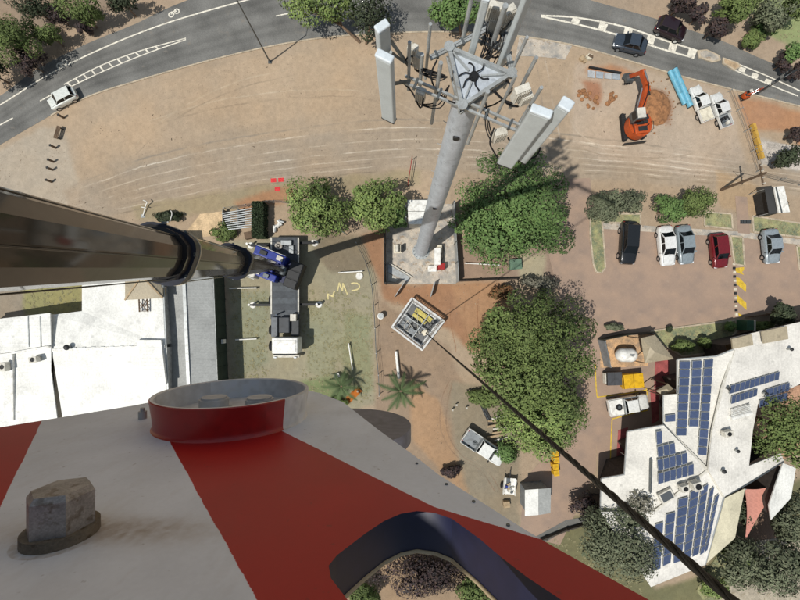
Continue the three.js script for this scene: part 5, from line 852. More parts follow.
// box trailer with junk
{
  const t = thing('junk_trailer', 'small white trailer heaped with scrap beside the white utility', 'trailer', P(508, 484), undefined, head(0.1, -1));
  lpart(t, 'tray', box(1.9, 0.1, 1.35, 0, 0.45, 0, 0, 0.03), MAT.white); for (const s of [-1, 1]) { lpart(t, 'side_board', box(1.9, 0.35, 0.05, 0, 0.5, s * 0.68), MAT.white); lpart(t, 'wheel', new THREE.CylinderGeometry(0.28, 0.28, 0.18, 16).rotateX(Math.PI / 2).translate(-0.1, 0.28, s * 0.82), MAT.rubber); }
  lpart(t, 'draw_bar', bar(V(0.95, 0.42, 0), V(1.9, 0.4, 0), 0.08, 0.08), MAT.dark);
  const r = rng(21); for (let i = 0; i < 12; i++) lpart(t, 'scrap_piece', box(0.2 + r() * 0.45, 0.08 + r() * 0.2, 0.15 + r() * 0.3, -0.7 + r() * 1.4, 0.55 + r() * 0.18, -0.45 + r() * 0.9, r() * 3, 0.02), [MAT.white, MAT.offwhite, MAT.blue, MAT.steel, MAT.woodPale, MAT.galv][i % 6]);
}

// ---------- compound, yard and street furniture ----------
function wallRun(label, pts, h, t, mat, cat = 'wall', panelM = 2.4, name = 'boundary_wall') {
  const w = pxs(pts), c = thing(name, label, cat, w[0].clone(), undefined);
  for (let i = 0; i + 1 < w.length; i++) { const a = w[i], b = w[i + 1], n = Math.max(1, Math.round(a.distanceTo(b) / panelM)); for (let k = 0; k < n; k++) { const p = a.clone().lerp(b, (k + 0.008) / n).setY(h / 2), q = a.clone().lerp(b, (k + 0.992) / n).setY(h / 2); part(c, 'wall_panel', bar(p, q, t, h), mat); part(c, 'wall_post', box(t + 0.08, h + 0.08, t + 0.08, p.x, 0, p.z), mat === MAT.galv ? MAT.steel : mat); } }
  return c;
}
const brown = paint(0x6a4a3a, 0.8);
wallRun('dark sheet fence on the crane side of the mast compound', [[385, 206], [385, 284]], 1.9, 0.06, paint(0x3b3a38, 0.8), 'fence');
wallRun('galvanised fence between the mast slab and the brick paved court', [[452, 206], [456.5, 283]], 2.0, 0.06, MAT.galv, 'fence');
wallRun('short fence beside the open compound gates', [[386, 284], [398, 284]], 1.9, 0.06, paint(0x3b3a38, 0.8), 'fence');
wallRun('low dark fence along the paved court beside the big tree', [[457, 281.5], [518, 279]], 0.9, 0.06, paint(0x453a34, 0.85), 'fence');
for (const [label, a, b] of [['open compound gate leaning over the red gravel beside the dark fence', [405, 282], [395, 297]], ['open compound gate with white face beside the lifting cradle', [434, 283], [430, 297]]]) {
  const g = thing('compound_gate', label, 'gate', P(...a), 'open gates of the compound'), p = P(...a), q = P(...b);
  part(g, 'frame', [bar(p.clone().setY(0.15), q.clone().setY(0.15), 0.06, 0.06), bar(p.clone().setY(1.4), q.clone().setY(1.4), 0.06, 0.06), rod(p, p.clone().setY(1.45), 0.04), rod(q, q.clone().setY(1.45), 0.04)], MAT.galv);
  part(g, 'infill', bar(p.clone().setY(0.78), q.clone().setY(0.78), 0.02, 1.2), MAT.offwhite);
}
{ // equipment shelter
  const s = thing('equipment_shelter', 'white equipment shelter with two roof sheets behind the mast pole', 'shelter', P(417, 212)); const h = 2.6, q = pxs([[408, 200, h], [427, 200, h], [427, 224, h], [409, 224, h]]);
  part(s, 'body', walls(inset(q, 0.12).map(p => p.setY(0)), 0, h), MAT.offwhite);
  part(s, 'roof_sheet', slab(pxs([[407.5, 200, h + 0.1], [427.5, 200, h + 0.1], [427.5, 211, h + 0.16], [408, 211, h + 0.16]]), 0.1), MAT.white); part(s, 'roof_sheet', slab(pxs([[408, 211.5, h + 0.16], [427.5, 211.5, h + 0.16], [427.5, 224, h + 0.1], [408.5, 224, h + 0.1]]), 0.1), MAT.white);
  const p = P(407, 214); part(s, 'cable_tray', [box(0.2, 2.2, 0.2, p.x, 0, p.z), bar(P(405.6, 205, 2.2), P(406, 222, 2.2), 0.12, 0.08)], MAT.galv);
}
{
  const s = thing('electrical_cabinet', 'white and red electrical kiosk on the mast slab', 'cabinet', P(438, 262)); const q = (x, y, w, h, d, m, n) => { const p = P(x, y); return part(s, n, box(w, h, d, p.x, 0.02, p.z, 0, 0.03), m); };
  q(436.5, 258, 0.7, 1.4, 1.9, MAT.white, 'cabinet_body'); q(441, 267, 0.8, 0.9, 0.7, MAT.red, 'red_cabinet'); q(432, 269, 1.0, 0.5, 0.7, MAT.white, 'plinth_box'); q(439, 250, 0.5, 1.0, 0.9, MAT.cream, 'meter_panel');
  part(s, 'conduit', tube([P(441, 262, 0.1), P(444, 255, 0.3), P(443, 246, 0.2)], 0.06, 12), MAT.steel);
}
{
  const s = thing('pump_unit', 'small cream pump unit with a dark side on the mast slab', 'pump', P(399, 249)), c = P(398, 249);
  part(s, 'base', box(1.0, 0.12, 1.0, c.x, 0.02, c.z), MAT.cream); part(s, 'motor', new THREE.CylinderGeometry(0.22, 0.22, 0.8, 16).rotateX(Math.PI / 2).translate(c.x - 0.1, 0.4, c.z), MAT.offwhite); part(s, 'control_box', box(0.25, 0.8, 0.8, c.x + 0.45, 0.1, c.z, 0, 0.03), MAT.dark);
}
{
  const s = thing('ramp_sheet', 'pale metal ramp sheets lying in the compound corner', 'ramp', P(400, 274));
  part(s, 'sheet', slab(pxs([[388, 264, 0.1], [410, 277, 0.1], [408, 282, 0.12], [388, 272, 0.12]]), 0.05), MAT.galv); part(s, 'kerb_rail', bar(P(389, 263, 0.2), P(412, 277, 0.2), 0.1, 0.16), MAT.offwhite);
  part(s, 'sheet', slab(pxs([[388, 273, 0.08], [398, 279, 0.08], [396, 282, 0.08], [388, 281, 0.08]]), 0.04), MAT.offwhite);
}
const rails = 'white barrier rails lying on the ground';
for (const [label, a, b] of [['white barrier rail on the grass by the shed wall, closer to the crane turntable', [231, 288.5], [258, 288]], ['white barrier rail on the grass by the shed wall, level with the crane cab', [237, 339.5], [258, 338.5]], ['white barrier rail beside the round white lid', [339, 273], [363, 271.5]], ['long white rail on the paved court under the big tree', [464, 263.5], [499, 265.5]], ['thick white pipe lying beside the palm', [396, 351], [399, 378]], ['thin white rail with short arms on the yard grass', [349, 343], [353, 369]]]) {
  const t = thing('barrier_rail', label, 'rail', P(...a), rails), thick = label.startsWith('thick') ? 0.17 : 0.07, h = thick > 0.1 ? 0.3 : 0.4;
  part(t, 'rail', rod(P(...a).setY(h), P(...b).setY(h), thick, thick, 12), MAT.white);
  for (const k of [0.06, 0.94]) { const p = P(a[0] + (b[0] - a[0]) * k, a[1] + (b[1] - a[1]) * k); part(t, 'foot', box(0.16, h, 0.16, p.x, 0, p.z), thick > 0.1 ? MAT.dark : MAT.offwhite); }
}
{
  const l = thing('pit_lid', 'round white pit lid on the grass', 'pit lid', P(359.5, 276)), p = P(359.5, 276);
  part(l, 'rim', new THREE.CylinderGeometry(0.42, 0.46, 0.14, 24).translate(p.x, 0.05, p.z), MAT.offwhite); part(l, 'cover', new THREE.CylinderGeometry(0.36, 0.36, 0.06, 24).translate(p.x, 0.14, p.z), MAT.white);
  const b = thing('water_drum', 'white drum standing on the gravel beside the wire fence', 'drum', P(381, 315)), q = P(381, 316);
  part(b, 'barrel', new THREE.CylinderGeometry(0.36, 0.36, 0.85, 20).translate(q.x, 0.42, q.z), MAT.white); part(b, 'hoop', [0.25, 0.6].map(y => new THREE.TorusGeometry(0.37, 0.025, 6, 20).rotateX(Math.PI / 2).translate(q.x, y, q.z)), MAT.offwhite); part(b, 'lid', new THREE.CylinderGeometry(0.3, 0.3, 0.05, 18).translate(q.x, 0.87, q.z), MAT.galv);
}
// hand sprayed marks on the ground
{
  const pm = std({ map: grainTex([208, 194, 142], 0.3, 0.5, { coarse: 8, fine: 60 }), roughness: 1 }), m = thing('grass_lettering', 'pale yellow letters N M 2 sprayed on the yard grass', 'ground marking', P(345, 290));
  const st = (l, n) => part(m, n, l.map((q, i) => ribbon(q, 0.17, 0.012 + 0.003 * i, 8)), pm);
  st([[[328, 299.5], [328, 293.5]], [[328.4, 294.5], [334, 297]], [[332.5, 297], [334.5, 291]]], 'letter');
  st([[[337.5, 291], [339.5, 282.5]], [[339.5, 283.5], [342.5, 291]], [[342.5, 291], [343, 283]], [[343, 283.5], [347.5, 294.5]]], 'letter');
  st([[[351, 283.6], [356, 283], [359.4, 285], [359, 288.4], [355.5, 290], [351.4, 290.8]]], 'numeral');
  const rm = std({ map: grainTex([206, 60, 62], 0.35, 0.6, { coarse: 8, fine: 60 }), roughness: 1 }), k = thing('survey_marks', 'three red squares sprayed on the dirt track', 'ground marking', P(277, 185));
  for (const [x, y] of [[273.5, 180.5], [281, 180], [277.5, 189]]) part(k, 'paint_square', strip([[x - 2.8, y - 2], [x + 2.6, y - 2.3]], [[x - 2.6, y + 2], [x + 2.8, y + 1.7]], 0.012), rm);
}
// wire fences
function wireFence(label, pts, h = 1.1, step = 2.4) {
  const c = smooth(pts, 60).map(([x, y]) => P(x, y)), f = thing('wire_fence', label, 'fence', c[0].clone()); let acc = step, posts = [];
  for (let i = 0; i < c.length; i++) { if (i) acc += c[i].distanceTo(c[i - 1]); if (acc >= step) { acc = 0; posts.push(c[i]); } }
  for (const p of posts) part(f, 'post', rod(p, p.clone().setY(h), 0.05, 0.045), MAT.galv);
  for (const y of [0.25, 0.6, 0.95]) part(f, 'wire', tube(posts.map(p => p.clone().setY(h * y)), 0.018, posts.length * 2, 4), MAT.steel);
}
wireFence('thin wire fence curving between the yard grass and the red gravel', [[357, 244], [366, 262], [372, 285], [375, 320], [377, 360], [380, 392], [372, 410]]);
wireFence('wire fence along the edge of the graded track behind the trees', [[228, 210], [290, 204], [355, 240]]);
wireFence('wire fence between the work site and the orange dirt by the pad', [[728, 92], [741, 125], [752, 160], [757, 176]], 1.0);
wireFence('wire fence running past the site hut', [[757, 176], [800, 186], [860, 198]], 1.0);
{ // yellow hoarding strip
  const y = thing('yellow_barrier', 'yellow barrier boards along the wire fence beside the pad', 'barrier', P(753, 145));
  for (let i = 0; i < 5; i++) { const a = P(749 + i * 1.9, 126 + i * 7), b = P(750.8 + i * 1.9, 132.4 + i * 7); part(y, 'board', bar(a.setY(0.45), b.setY(0.45), 0.3, 0.5), std({ color: 0xc9a24a, roughness: 0.8, map: grime })); }
}
// pipe rack by the path
{
  const r = thing('pipe_rack', 'rack of silver pipes with a clipped green hedge on its end', 'pipe rack', P(240, 222));
  for (let i = 0; i < 9; i++) part(r, 'pipe', rod(P(222 + i * 0.8, 213.5 + i * 2.0, 0.9), P(257 + i * 0.3, 207.5 + i * 2.3, 0.9), 0.07, 0.07, 10), MAT.galv);
  for (const [x, y] of [[226, 216], [241, 215], [255, 214]]) part(r, 'stand', box(0.12, 0.82, 2.1, P(x, y + 4, 0).x, 0, P(x, y + 4, 0).z), MAT.steel);
  for (const [x, y] of [[232, 229], [250, 236]]) part(r, 'crate', box(0.9, 0.6, 0.8, P(x, y).x, 0, P(x, y).z, 0.2, 0.03), MAT.wood);
  const s = thing('white_valve_stack', 'heap of white pipe fittings beside the hedge', 'pipe fittings', P(277, 223)), q = rng(3);
  for (let i = 0; i < 7; i++) { const a = P(273 + q() * 9, 219 + q() * 9, 0.15), t = q() * 3; part(s, 'fitting', rod(a, a.clone().add(V(Math.cos(t) * 0.8, 0.1, Math.sin(t) * 0.8)), 0.12, 0.12, 10), i % 3 ? MAT.white : MAT.galv); }
}
// bent white hand rails by the boom
for (const [label, pts] of [['bent white pipe stand with two short arms on the track edge', [[143, 216], [146, 205], [147, 202], [143, 200]]], ['white looped pipe stand on the track edge', [[167, 221], [169, 212], [171, 211], [172, 214], [170, 221]]]]) {
  const t = thing('pipe_stand', label, 'pipe stand', P(pts[0][0], pts[0][1]), 'white pipe stands');
  part(t, 'bent_pipe', tube(pts.map(([x, y], i) => P(x, y, 0.1 + i * 0.25)), 0.06, 20, 8), MAT.white); if (pts.length < 5) part(t, 'arm', rod(P(146, 208, 0.5), P(141.5, 207, 0.6), 0.05), MAT.white);
  part(t, 'foot_plate', box(0.4, 0.05, 0.4, P(pts[0][0], pts[0][1]).x, 0, P(pts[0][0], pts[0][1]).z), MAT.galv);
}
{ // bollards across the verge
  const bl = [[64, 118, 'between bench and road'], [56, 148, 'first past the bench'], [54, 162, 'second past the bench'], [53, 170, 'third past the bench'], [52, 182, 'fourth past the bench']];
  for (const [x, y, what] of bl) { const b = thing('timber_bollard', 'short dark timber bollard on the dirt verge, ' + what, 'bollard', P(x, y), 'bollards across the verge'); lpart(b, 'post', box(0.2, 0.75, 0.2, 0, 0, 0, 0.3, 0.03), MAT.wood); lpart(b, 'cap', box(0.24, 0.05, 0.24, 0, 0.75, 0, 0.3), MAT.dark); }
  const b = thing('timber_bench', 'weathered timber bench standing in the row of bollards', 'bench', P(60.5, 134), undefined, head(-0.3, 1));
  for (let i = 0; i < 3; i++) lpart(b, 'slat', box(1.5, 0.05, 0.14, 0, 0.42, -0.18 + i * 0.17), MAT.wood); for (const s of [-0.6, 0.6]) lpart(b, 'leg', box(0.1, 0.42, 0.45, s, 0, 0), MAT.dark);
}
// poles
function streetLamp(label, px, py, h, arm, dir, group) {
  const b = P(px, py), t = thing('street_lamp', label, 'street lamp', b, group), e = V(b.x + dir[0] * arm, h + 0.25, b.z + dir[1] * arm);
  part(t, 'pole', rod(b, V(b.x, h, b.z), 0.09, 0.055, 10), MAT.steel); part(t, 'base_plate', box(0.4, 0.05, 0.4, b.x, 0, b.z), MAT.steel);
  part(t, 'arm', tube([V(b.x, h - 0.1, b.z), V(b.x + dir[0] * arm * 0.4, h + 0.2, b.z + dir[1] * arm * 0.4), e], 0.04, 10, 8), MAT.steel);
  const hd = part(t, 'lamp_head', box(0.7, 0.14, 0.28, e.x, e.y - 0.06, e.z, head(...dir), 0.05), MAT.dark); part(hd, 'lens', box(0.5, 0.03, 0.2, e.x, e.y - 0.09, e.z, head(...dir)), MAT.offwhite);
}
streetLamp('slender street lamp on the dirt verge with an arm over the road', 270, 62, 9.2, 1.6, [0.1, -1]);
streetLamp('short lamp post with a pale arm at the end of the painted median', 757, 94, 3.2, 1.0, [0.8, -0.5]);
{
  const b = P(721, 190), t = thing('power_pole', 'timber power pole with a cross arm near the site hut', 'power pole', b), h = 5.6;
  part(t, 'pole', rod(b, V(b.x, h, b.z), 0.16, 0.12, 12), MAT.wood); const a = V(b.x, h - 0.5, b.z);
  part(t, 'cross_arm', bar(a.clone().add(V(-0.15, 0, -1.1)), a.clone().add(V(0.15, 0, 1.1)), 0.12, 0.12), MAT.wood);
  for (const s of [-0.95, -0.35, 0.35, 0.95]) part(t, 'insulator', new THREE.CylinderGeometry(0.05, 0.07, 0.18, 10).translate(a.x + 0.14 * s, a.y + 0.16, a.z + s), MAT.offwhite);
  part(t, 'stay_wire', rod(V(b.x, 4.6, b.z), V(b.x + 1.4, 0, b.z - 2.2), 0.02), MAT.steel);
  const f = thing('marker_frame', 'small red and white marker frame on the dirt by the trees', 'marker frame', P(410, 180));
  for (const [x, y] of [[408, 186], [412, 160]]) part(f, 'upright', rod(P(x, y), P(x, y).setY(1.2), 0.04), MAT.red); part(f, 'rail', rod(P(408, 186).setY(1.1), P(412, 160).setY(1.1), 0.04), MAT.red); part(f, 'rail', rod(P(408, 186).setY(0.6), P(412, 160).setY(0.6), 0.03), MAT.wood);
}
// roadworks bits
{
  const p = thing('water_pipes', 'two long light blue water pipes lying side by side on bearers', 'pipes', P(678, 90)), lb = paint(0x6fb4cf, 0.4), db = lb;
  const A = [[671, 72], [687, 108]], n = 0.034 * 8;
  part(p, 'pipe', rod(P(672, 71).setY(0.42), P(688, 108.5).setY(0.42), 0.3, 0.3, 24), lb); part(p, 'pipe', rod(P(667.5, 73).setY(0.38), P(682.5, 106).setY(0.38), 0.26, 0.26, 24), db);
  for (const k of [0.15, 0.85]) { const c = P(669.5 + 15.5 * k, 72 + 35 * k); part(p, 'bearer', box(1.4, 0.12, 0.16, c.x, 0, c.z, head(0.9, -0.4)), MAT.wood); }
  for (const [x, y] of [[672, 71], [688, 108.5]]) part(p, 'end_cap', rod(P(x, y).setY(0.42), P(x + (x < 680 ? -0.2 : 0.2), y + (x < 680 ? -0.4 : 0.4)).setY(0.42), 0.31, 0.31, 24), MAT.dark);
  // spoil heap: uneven mound
  const g = new THREE.SphereGeometry(1, 40, 16, 0, 6.2832, 0, 1.5708), q = g.attributes.position, c = P(655.5, 107), r = rng(8);
  for (let i = 0; i < q.count; i++) { const x = q.getX(i), z = q.getZ(i), y = q.getY(i), k = 1 + 0.22 * (fbm(x * 2.2 + 5, z * 2.2 + 7, 3) - 0.5), s = 1.75 * k; q.setXYZ(i, x * s, (Math.max(0, y) ** 1.3) * 0.6 * (1 + 0.5 * (fbm(x * 5 + 3, z * 5 + 1, 4) - 0.5)) - 0.03, z * 2.15 * k); }
  g.rotateY(0.2); g.computeVertexNormals(); g.translate(c.x, 0, c.z);
  const sm = std({ map: grainTex([146, 104, 70], 0.4, 1.6, { coarse: 6, fine: 50 }), roughness: 1 }), t = thing('spoil_heap', 'rounded heap of brown excavated soil beside the excavator', 'soil heap', c.clone());
  part(t, 'mound', g, sm);
  part(t, 'loose_soil', Array.from({ length: 60 }, () => { const a = r() * 6.3, d = 1.5 + r() * 1.1; return new THREE.IcosahedronGeometry(0.04 + r() * 0.1, 0).translate(c.x + Math.cos(a) * d, 0.02, c.z + Math.sin(a) * d * 1.2); }), sm).userData.kind = 'stuff';
  const tr = thing('trench_cover', 'pale blue grey plates over the trench at the excavator bucket', 'trench cover', P(604, 74));
  for (let i = 0; i < 4; i++) part(tr, 'plate', slab(pxs([[588 + i * 8.2, 70 + i * 1.1, 0.09], [595.6 + i * 8.2, 71 + i * 1.1, 0.09], [595 + i * 8.2, 78 + i * 0.6, 0.09], [588 + i * 8.2, 77 + i * 0.6, 0.09]]), 0.07), i % 2 ? paint(0xa9b3bd, 0.5) : paint(0xb8bcc0, 0.5));
  part(tr, 'edge_board', bar(P(589, 67, 0.2), P(621, 73, 0.2), 0.12, 0.3), MAT.dark);
  const dz = rng(77);
  for (const [x, y, what] of [[593, 103, 'in the middle of the dug patch'], [612, 99, 'closest to the excavator boom'], [584, 96, 'farthest from the excavator boom']]) { const d = thing('soil_clod', 'loose clump of dug soil, ' + what, 'soil clump', P(x, y), 'soil clumps by the trench'); lpart(d, 'clump', Array.from({ length: 12 }, () => new THREE.IcosahedronGeometry(0.1 + dz() * 0.22, 1).scale(1, 0.6, 1).translate((dz() - 0.5) * 1.4, 0.06, (dz() - 0.5) * 1.4)), sm); }
  const bx2 = thing('tool_crate', 'open orange and dark tool crate between excavator and soil heap', 'crate', P(644, 95));
  { const c2 = P(644, 95); part(bx2, 'crate_body', box(0.8, 0.5, 0.7, c2.x, 0, c2.z, 0.3, 0.03), MAT.dark); part(bx2, 'crate_lid', box(0.8, 0.06, 0.5, c2.x, 0.52, c2.z - 0.35, 0.3, 0.02), MAT.orange); }
  const cn = thing('equipment_pile', 'cream and brown equipment pile at the corner of the work site', 'equipment pile', P(585, 58)), rr = rng(41);
  for (let i = 0; i < 7; i++) { const v = P(581 + rr() * 9, 55 + rr() * 7); part(cn, 'item', box(0.3 + rr() * 0.4, 0.2 + rr() * 0.3, 0.3 + rr() * 0.3, v.x, 0, v.z, rr() * 3, 0.02), [MAT.cream, MAT.wood, MAT.woodPale][i % 3]); }
}
// service yard items
{
  const t = thing('white_tank', 'rounded white tank lying in the bin bay', 'tank', P(621.5, 354), undefined, head(1, 0.02));
  const g = new THREE.CapsuleGeometry(0.8, 0.85, 8, 24).rotateZ(Math.PI / 2).translate(0, 0.95, 0); lpart(t, 'tank_body', g, MAT.white); for (const s of [-0.45, 0.45]) lpart(t, 'saddle', box(0.16, 0.5, 1.2, s, 0, 0), MAT.steel); lpart(t, 'valve', [new THREE.CylinderGeometry(0.08, 0.08, 0.3, 10).translate(0.2, 1.85, 0), box(0.6, 0.04, 0.2, 0.25, 1.72, -0.1)], MAT.galv);
  const sk = thing('grey_skip', 'dark grey lidded skip bin beside the yellow one', 'skip bin', P(609, 377), undefined, head(1, -0.03));
  const skip = (o, m, w, d, h) => { const q = [V(-w / 2, h, -d / 2), V(w / 2, h, -d / 2), V(w / 2, h, d / 2), V(-w / 2, h, d / 2)], lo = q.map(p => V(p.x * 0.86, 0.12, p.z * 0.9)); const a = []; for (let i = 0; i < 4; i++) { const j = (i + 1) % 4; for (const v of [lo[i], lo[j], q[j], lo[i], q[j], q[i]]) a.push(v.x, v.y, v.z); } for (const v of [lo[0], lo[1], lo[2], lo[0], lo[2], lo[3]]) a.push(v.x, v.y, v.z); const g2 = new THREE.BufferGeometry(); g2.setAttribute('position', new THREE.Float32BufferAttribute(a, 3)); g2.computeVertexNormals(); lpart(o, 'bin_body', g2, m); };
  skip(sk, MAT.dark, 1.7, 1.5, 1.2); for (const s of [-1, 1]) lpart(sk, 'lid', box(0.82, 0.06, 1.5, s * 0.42, 1.2, 0, 0, 0.02), paint(0x4a4c50, 0.6)); lpart(sk, 'end_panel', box(0.1, 0.6, 1.2, -0.9, 0.4, 0), MAT.offwhite);
  const yk = thing('yellow_skip', 'yellow lidded skip bin behind the white utility', 'skip bin', P(627, 379), undefined, head(1, -0.1)); skip(yk, MAT.yellow, 2.3, 1.6, 1.3);
  for (const s of [-1, 1]) lpart(yk, 'lid', box(1.1, 0.06, 1.6, s * 0.57, 1.3, 0, 0, 0.02), MAT.yellow); lpart(yk, 'lift_arm', box(0.12, 0.3, 1.3, -1.1, 0.8, 0.2), MAT.yellow);
  wallRun('grey slatted screen at the edge of the bin bay', [[598, 340], [604, 366]], 1.6, 0.06, MAT.greySteel, 'screen');
  wallRun('dark hedge fence along the bin bay and the car park', [[598, 339], [622, 334], [650, 332]], 1.5, 0.08, paint(0x33352c, 0.9), 'fence');
  for (let i = 0; i < 4; i++) { const b = thing('yellow_bin', 'yellow wheelie bin beside the driveway, ' + ['first', 'second', 'third', 'fourth'][i] + ' from the bright green tree', 'bin', P(552.5 + (i % 2) * 0.8, 450.5 + i * 6.4), 'yellow bins by the driveway'); lpart(b, 'bin_body', box(0.6, 0.9, 0.6, 0, 0.05, 0, 0.1, 0.06), MAT.yellow); lpart(b, 'lid', box(0.66, 0.07, 0.66, 0, 0.95, 0, 0.1, 0.03), MAT.yellow); for (const s of [-1, 1]) lpart(b, 'wheel', new THREE.CylinderGeometry(0.1, 0.1, 0.06, 12).rotateZ(Math.PI / 2).translate(s * 0.26, 0.1, -0.3), MAT.rubber); }
  const gb = thing('green_utility_box', 'flat green utility box between the two big trees', 'utility box', P(514, 265), undefined, head(1, -0.1)); lpart(gb, 'housing', box(1.3, 0.7, 1.1, 0, 0, 0, 0, 0.06), paint(0x5d7a68, 0.6)); lpart(gb, 'lid', box(1.4, 0.06, 1.2, 0, 0.7, 0, 0, 0.02), paint(0x66836f, 0.6));
  const gd = thing('green_door_box', 'dark green kiosk at the end of the yellow striped marking', 'kiosk', P(739, 325)); lpart(gd, 'housing', box(0.8, 1.5, 1.2, 0, 0, 0, 0, 0.04), paint(0x2d5a42, 0.6)); lpart(gd, 'roof_edge', box(0.12, 1.55, 1.3, 0.48, 0, 0), MAT.offwhite);
  const fl = thing('garden_fence', 'brown timber fence with plants beside the green kiosk', 'fence', P(755, 317));
  for (let i = 0; i < 12; i++) { const a = P(746 + i * 2.6, 317 - i * 0.35); part(fl, 'picket', box(0.16, 0.9, 0.06, a.x, 0, a.z), MAT.wood); } part(fl, 'rail', bar(P(745, 317.2, 0.7), P(776, 313, 0.7), 0.06, 0.1), MAT.wood);
  const wb = thing('white_bench_box', 'white box standing under the edge of the big shaded tree', 'box', P(471, 246)); lpart(wb, 'box_body', box(0.35, 1.0, 1.3, 0, 0, 0, 0, 0.03), MAT.offwhite); lpart(wb, 'box_lid', box(0.4, 0.05, 1.4, 0, 1.0, 0), MAT.white);
  const dr = thing('drain_grate', 'dark drain grate in the paved path past the striped marking', 'drain grate', P(745.5, 222)); for (let i = 0; i < 6; i++) lpart(dr, 'grate_bar', box(0.08, 0.03, 0.35, -0.5 + i * 0.2, 0.02, 0), MAT.dark); lpart(dr, 'grate_frame', box(1.3, 0.02, 0.45, 0, 0.014, 0), MAT.steel);
}
// yard clutter by the tree
{
  const p = thing('pallet_stack', 'leaning stack of pale pallets beneath the big dark tree', 'pallets', P(500, 425)); const r = rng(31);
  for (let i = 0; i < 8; i++) { const a = P(494 + r() * 8, 417 + i * 3.6); part(p, 'plank', box(1.4 + r() * 0.6, 0.08, 0.2, a.x, 0.1 + (i % 3) * 0.13, a.z, r() * 0.5 - 0.2), i % 3 ? MAT.woodPale : MAT.offwhite); }
  const d = thing('dark_board', 'dark narrow board lying beside the pallets', 'board', P(485, 416)); part(d, 'board_sheet', slab(pxs([[480, 405, 0.15], [485, 406, 0.15], [493, 423, 0.12], [489, 425, 0.12]]), 0.06), MAT.dark); part(d, 'board_batten', bar(P(482, 408, 0.22), P(490, 422, 0.2), 0.06, 0.06), MAT.steel);
  for (const [x, y, what] of [[456, 404, 'between the two others'], [466, 407, 'closest to the dark board'], [452, 409, 'farthest from the dark board']]) { const b = thing('small_stake', 'short pale topped stake on the dirt drive, ' + what, 'stake', P(x, y), 'stakes on the dirt drive'); lpart(b, 'stake_post', box(0.1, 0.5, 0.1, 0, 0, 0), MAT.dark); lpart(b, 'stake_cap', box(0.2, 0.06, 0.2, 0, 0.5, 0), MAT.offwhite); }
  const tb = thing('tan_crate', 'tan wooden crate on the dirt past the scrap trailer', 'crate', P(505.5, 502.5)); for (let i = 0; i < 4; i++) lpart(tb, 'crate_board', box(0.7, 0.5, 0.1, 0, 0, -0.27 + i * 0.18), MAT.woodPale); lpart(tb, 'crate_top', box(0.75, 0.05, 0.7, 0, 0.5, 0, 0.1), MAT.woodPale);
  const od = thing('orange_sheet', 'rumpled orange sheet on the grass beside the palm', 'sheet', P(352, 396)); const g = new THREE.PlaneGeometry(2.6, 0.8, 20, 6).rotateX(-Math.PI / 2), q = g.attributes.position; for (let i = 0; i < q.count; i++) q.setY(i, 0.1 + 0.16 * fbm(q.getX(i) * 2 + 4, q.getZ(i) * 2 + 9, 3)); g.computeVertexNormals(); g.rotateY(0.75); lpart(od, 'sheet_fabric', g, std({ color: 0xb96a24, roughness: 0.95, map: grime })); lpart(od, 'weight_stone', [new THREE.IcosahedronGeometry(0.14, 1).scale(1, 0.7, 1).translate(0.7, 0.24, -0.6), new THREE.IcosahedronGeometry(0.12, 1).translate(-0.7, 0.2, 0.6)], MAT.kerb);
  const wd = thing('white_chairs', 'white garden chair lying on the grass by the palm', 'chair', P(338, 375), undefined, 0.4); lpart(wd, 'seat', box(0.5, 0.05, 0.5, 0, 0.4, 0, 0, 0.02), MAT.white); lpart(wd, 'backrest', box(0.05, 0.5, 0.5, -0.25, 0.42, 0, 0, 0.02), MAT.white); for (const x of [-0.2, 0.2]) for (const z of [-0.2, 0.2]) lpart(wd, 'leg', rod(V(x, 0, z), V(x, 0.4, z), 0.025), MAT.white);
  wallRun('low kerb wall curving along the garden drive', [[524, 545], [566, 528], [594, 520], [600, 512], [602, 488]], 0.5, 0.15, paint(0x4b453e, 0.9), 'wall');
}

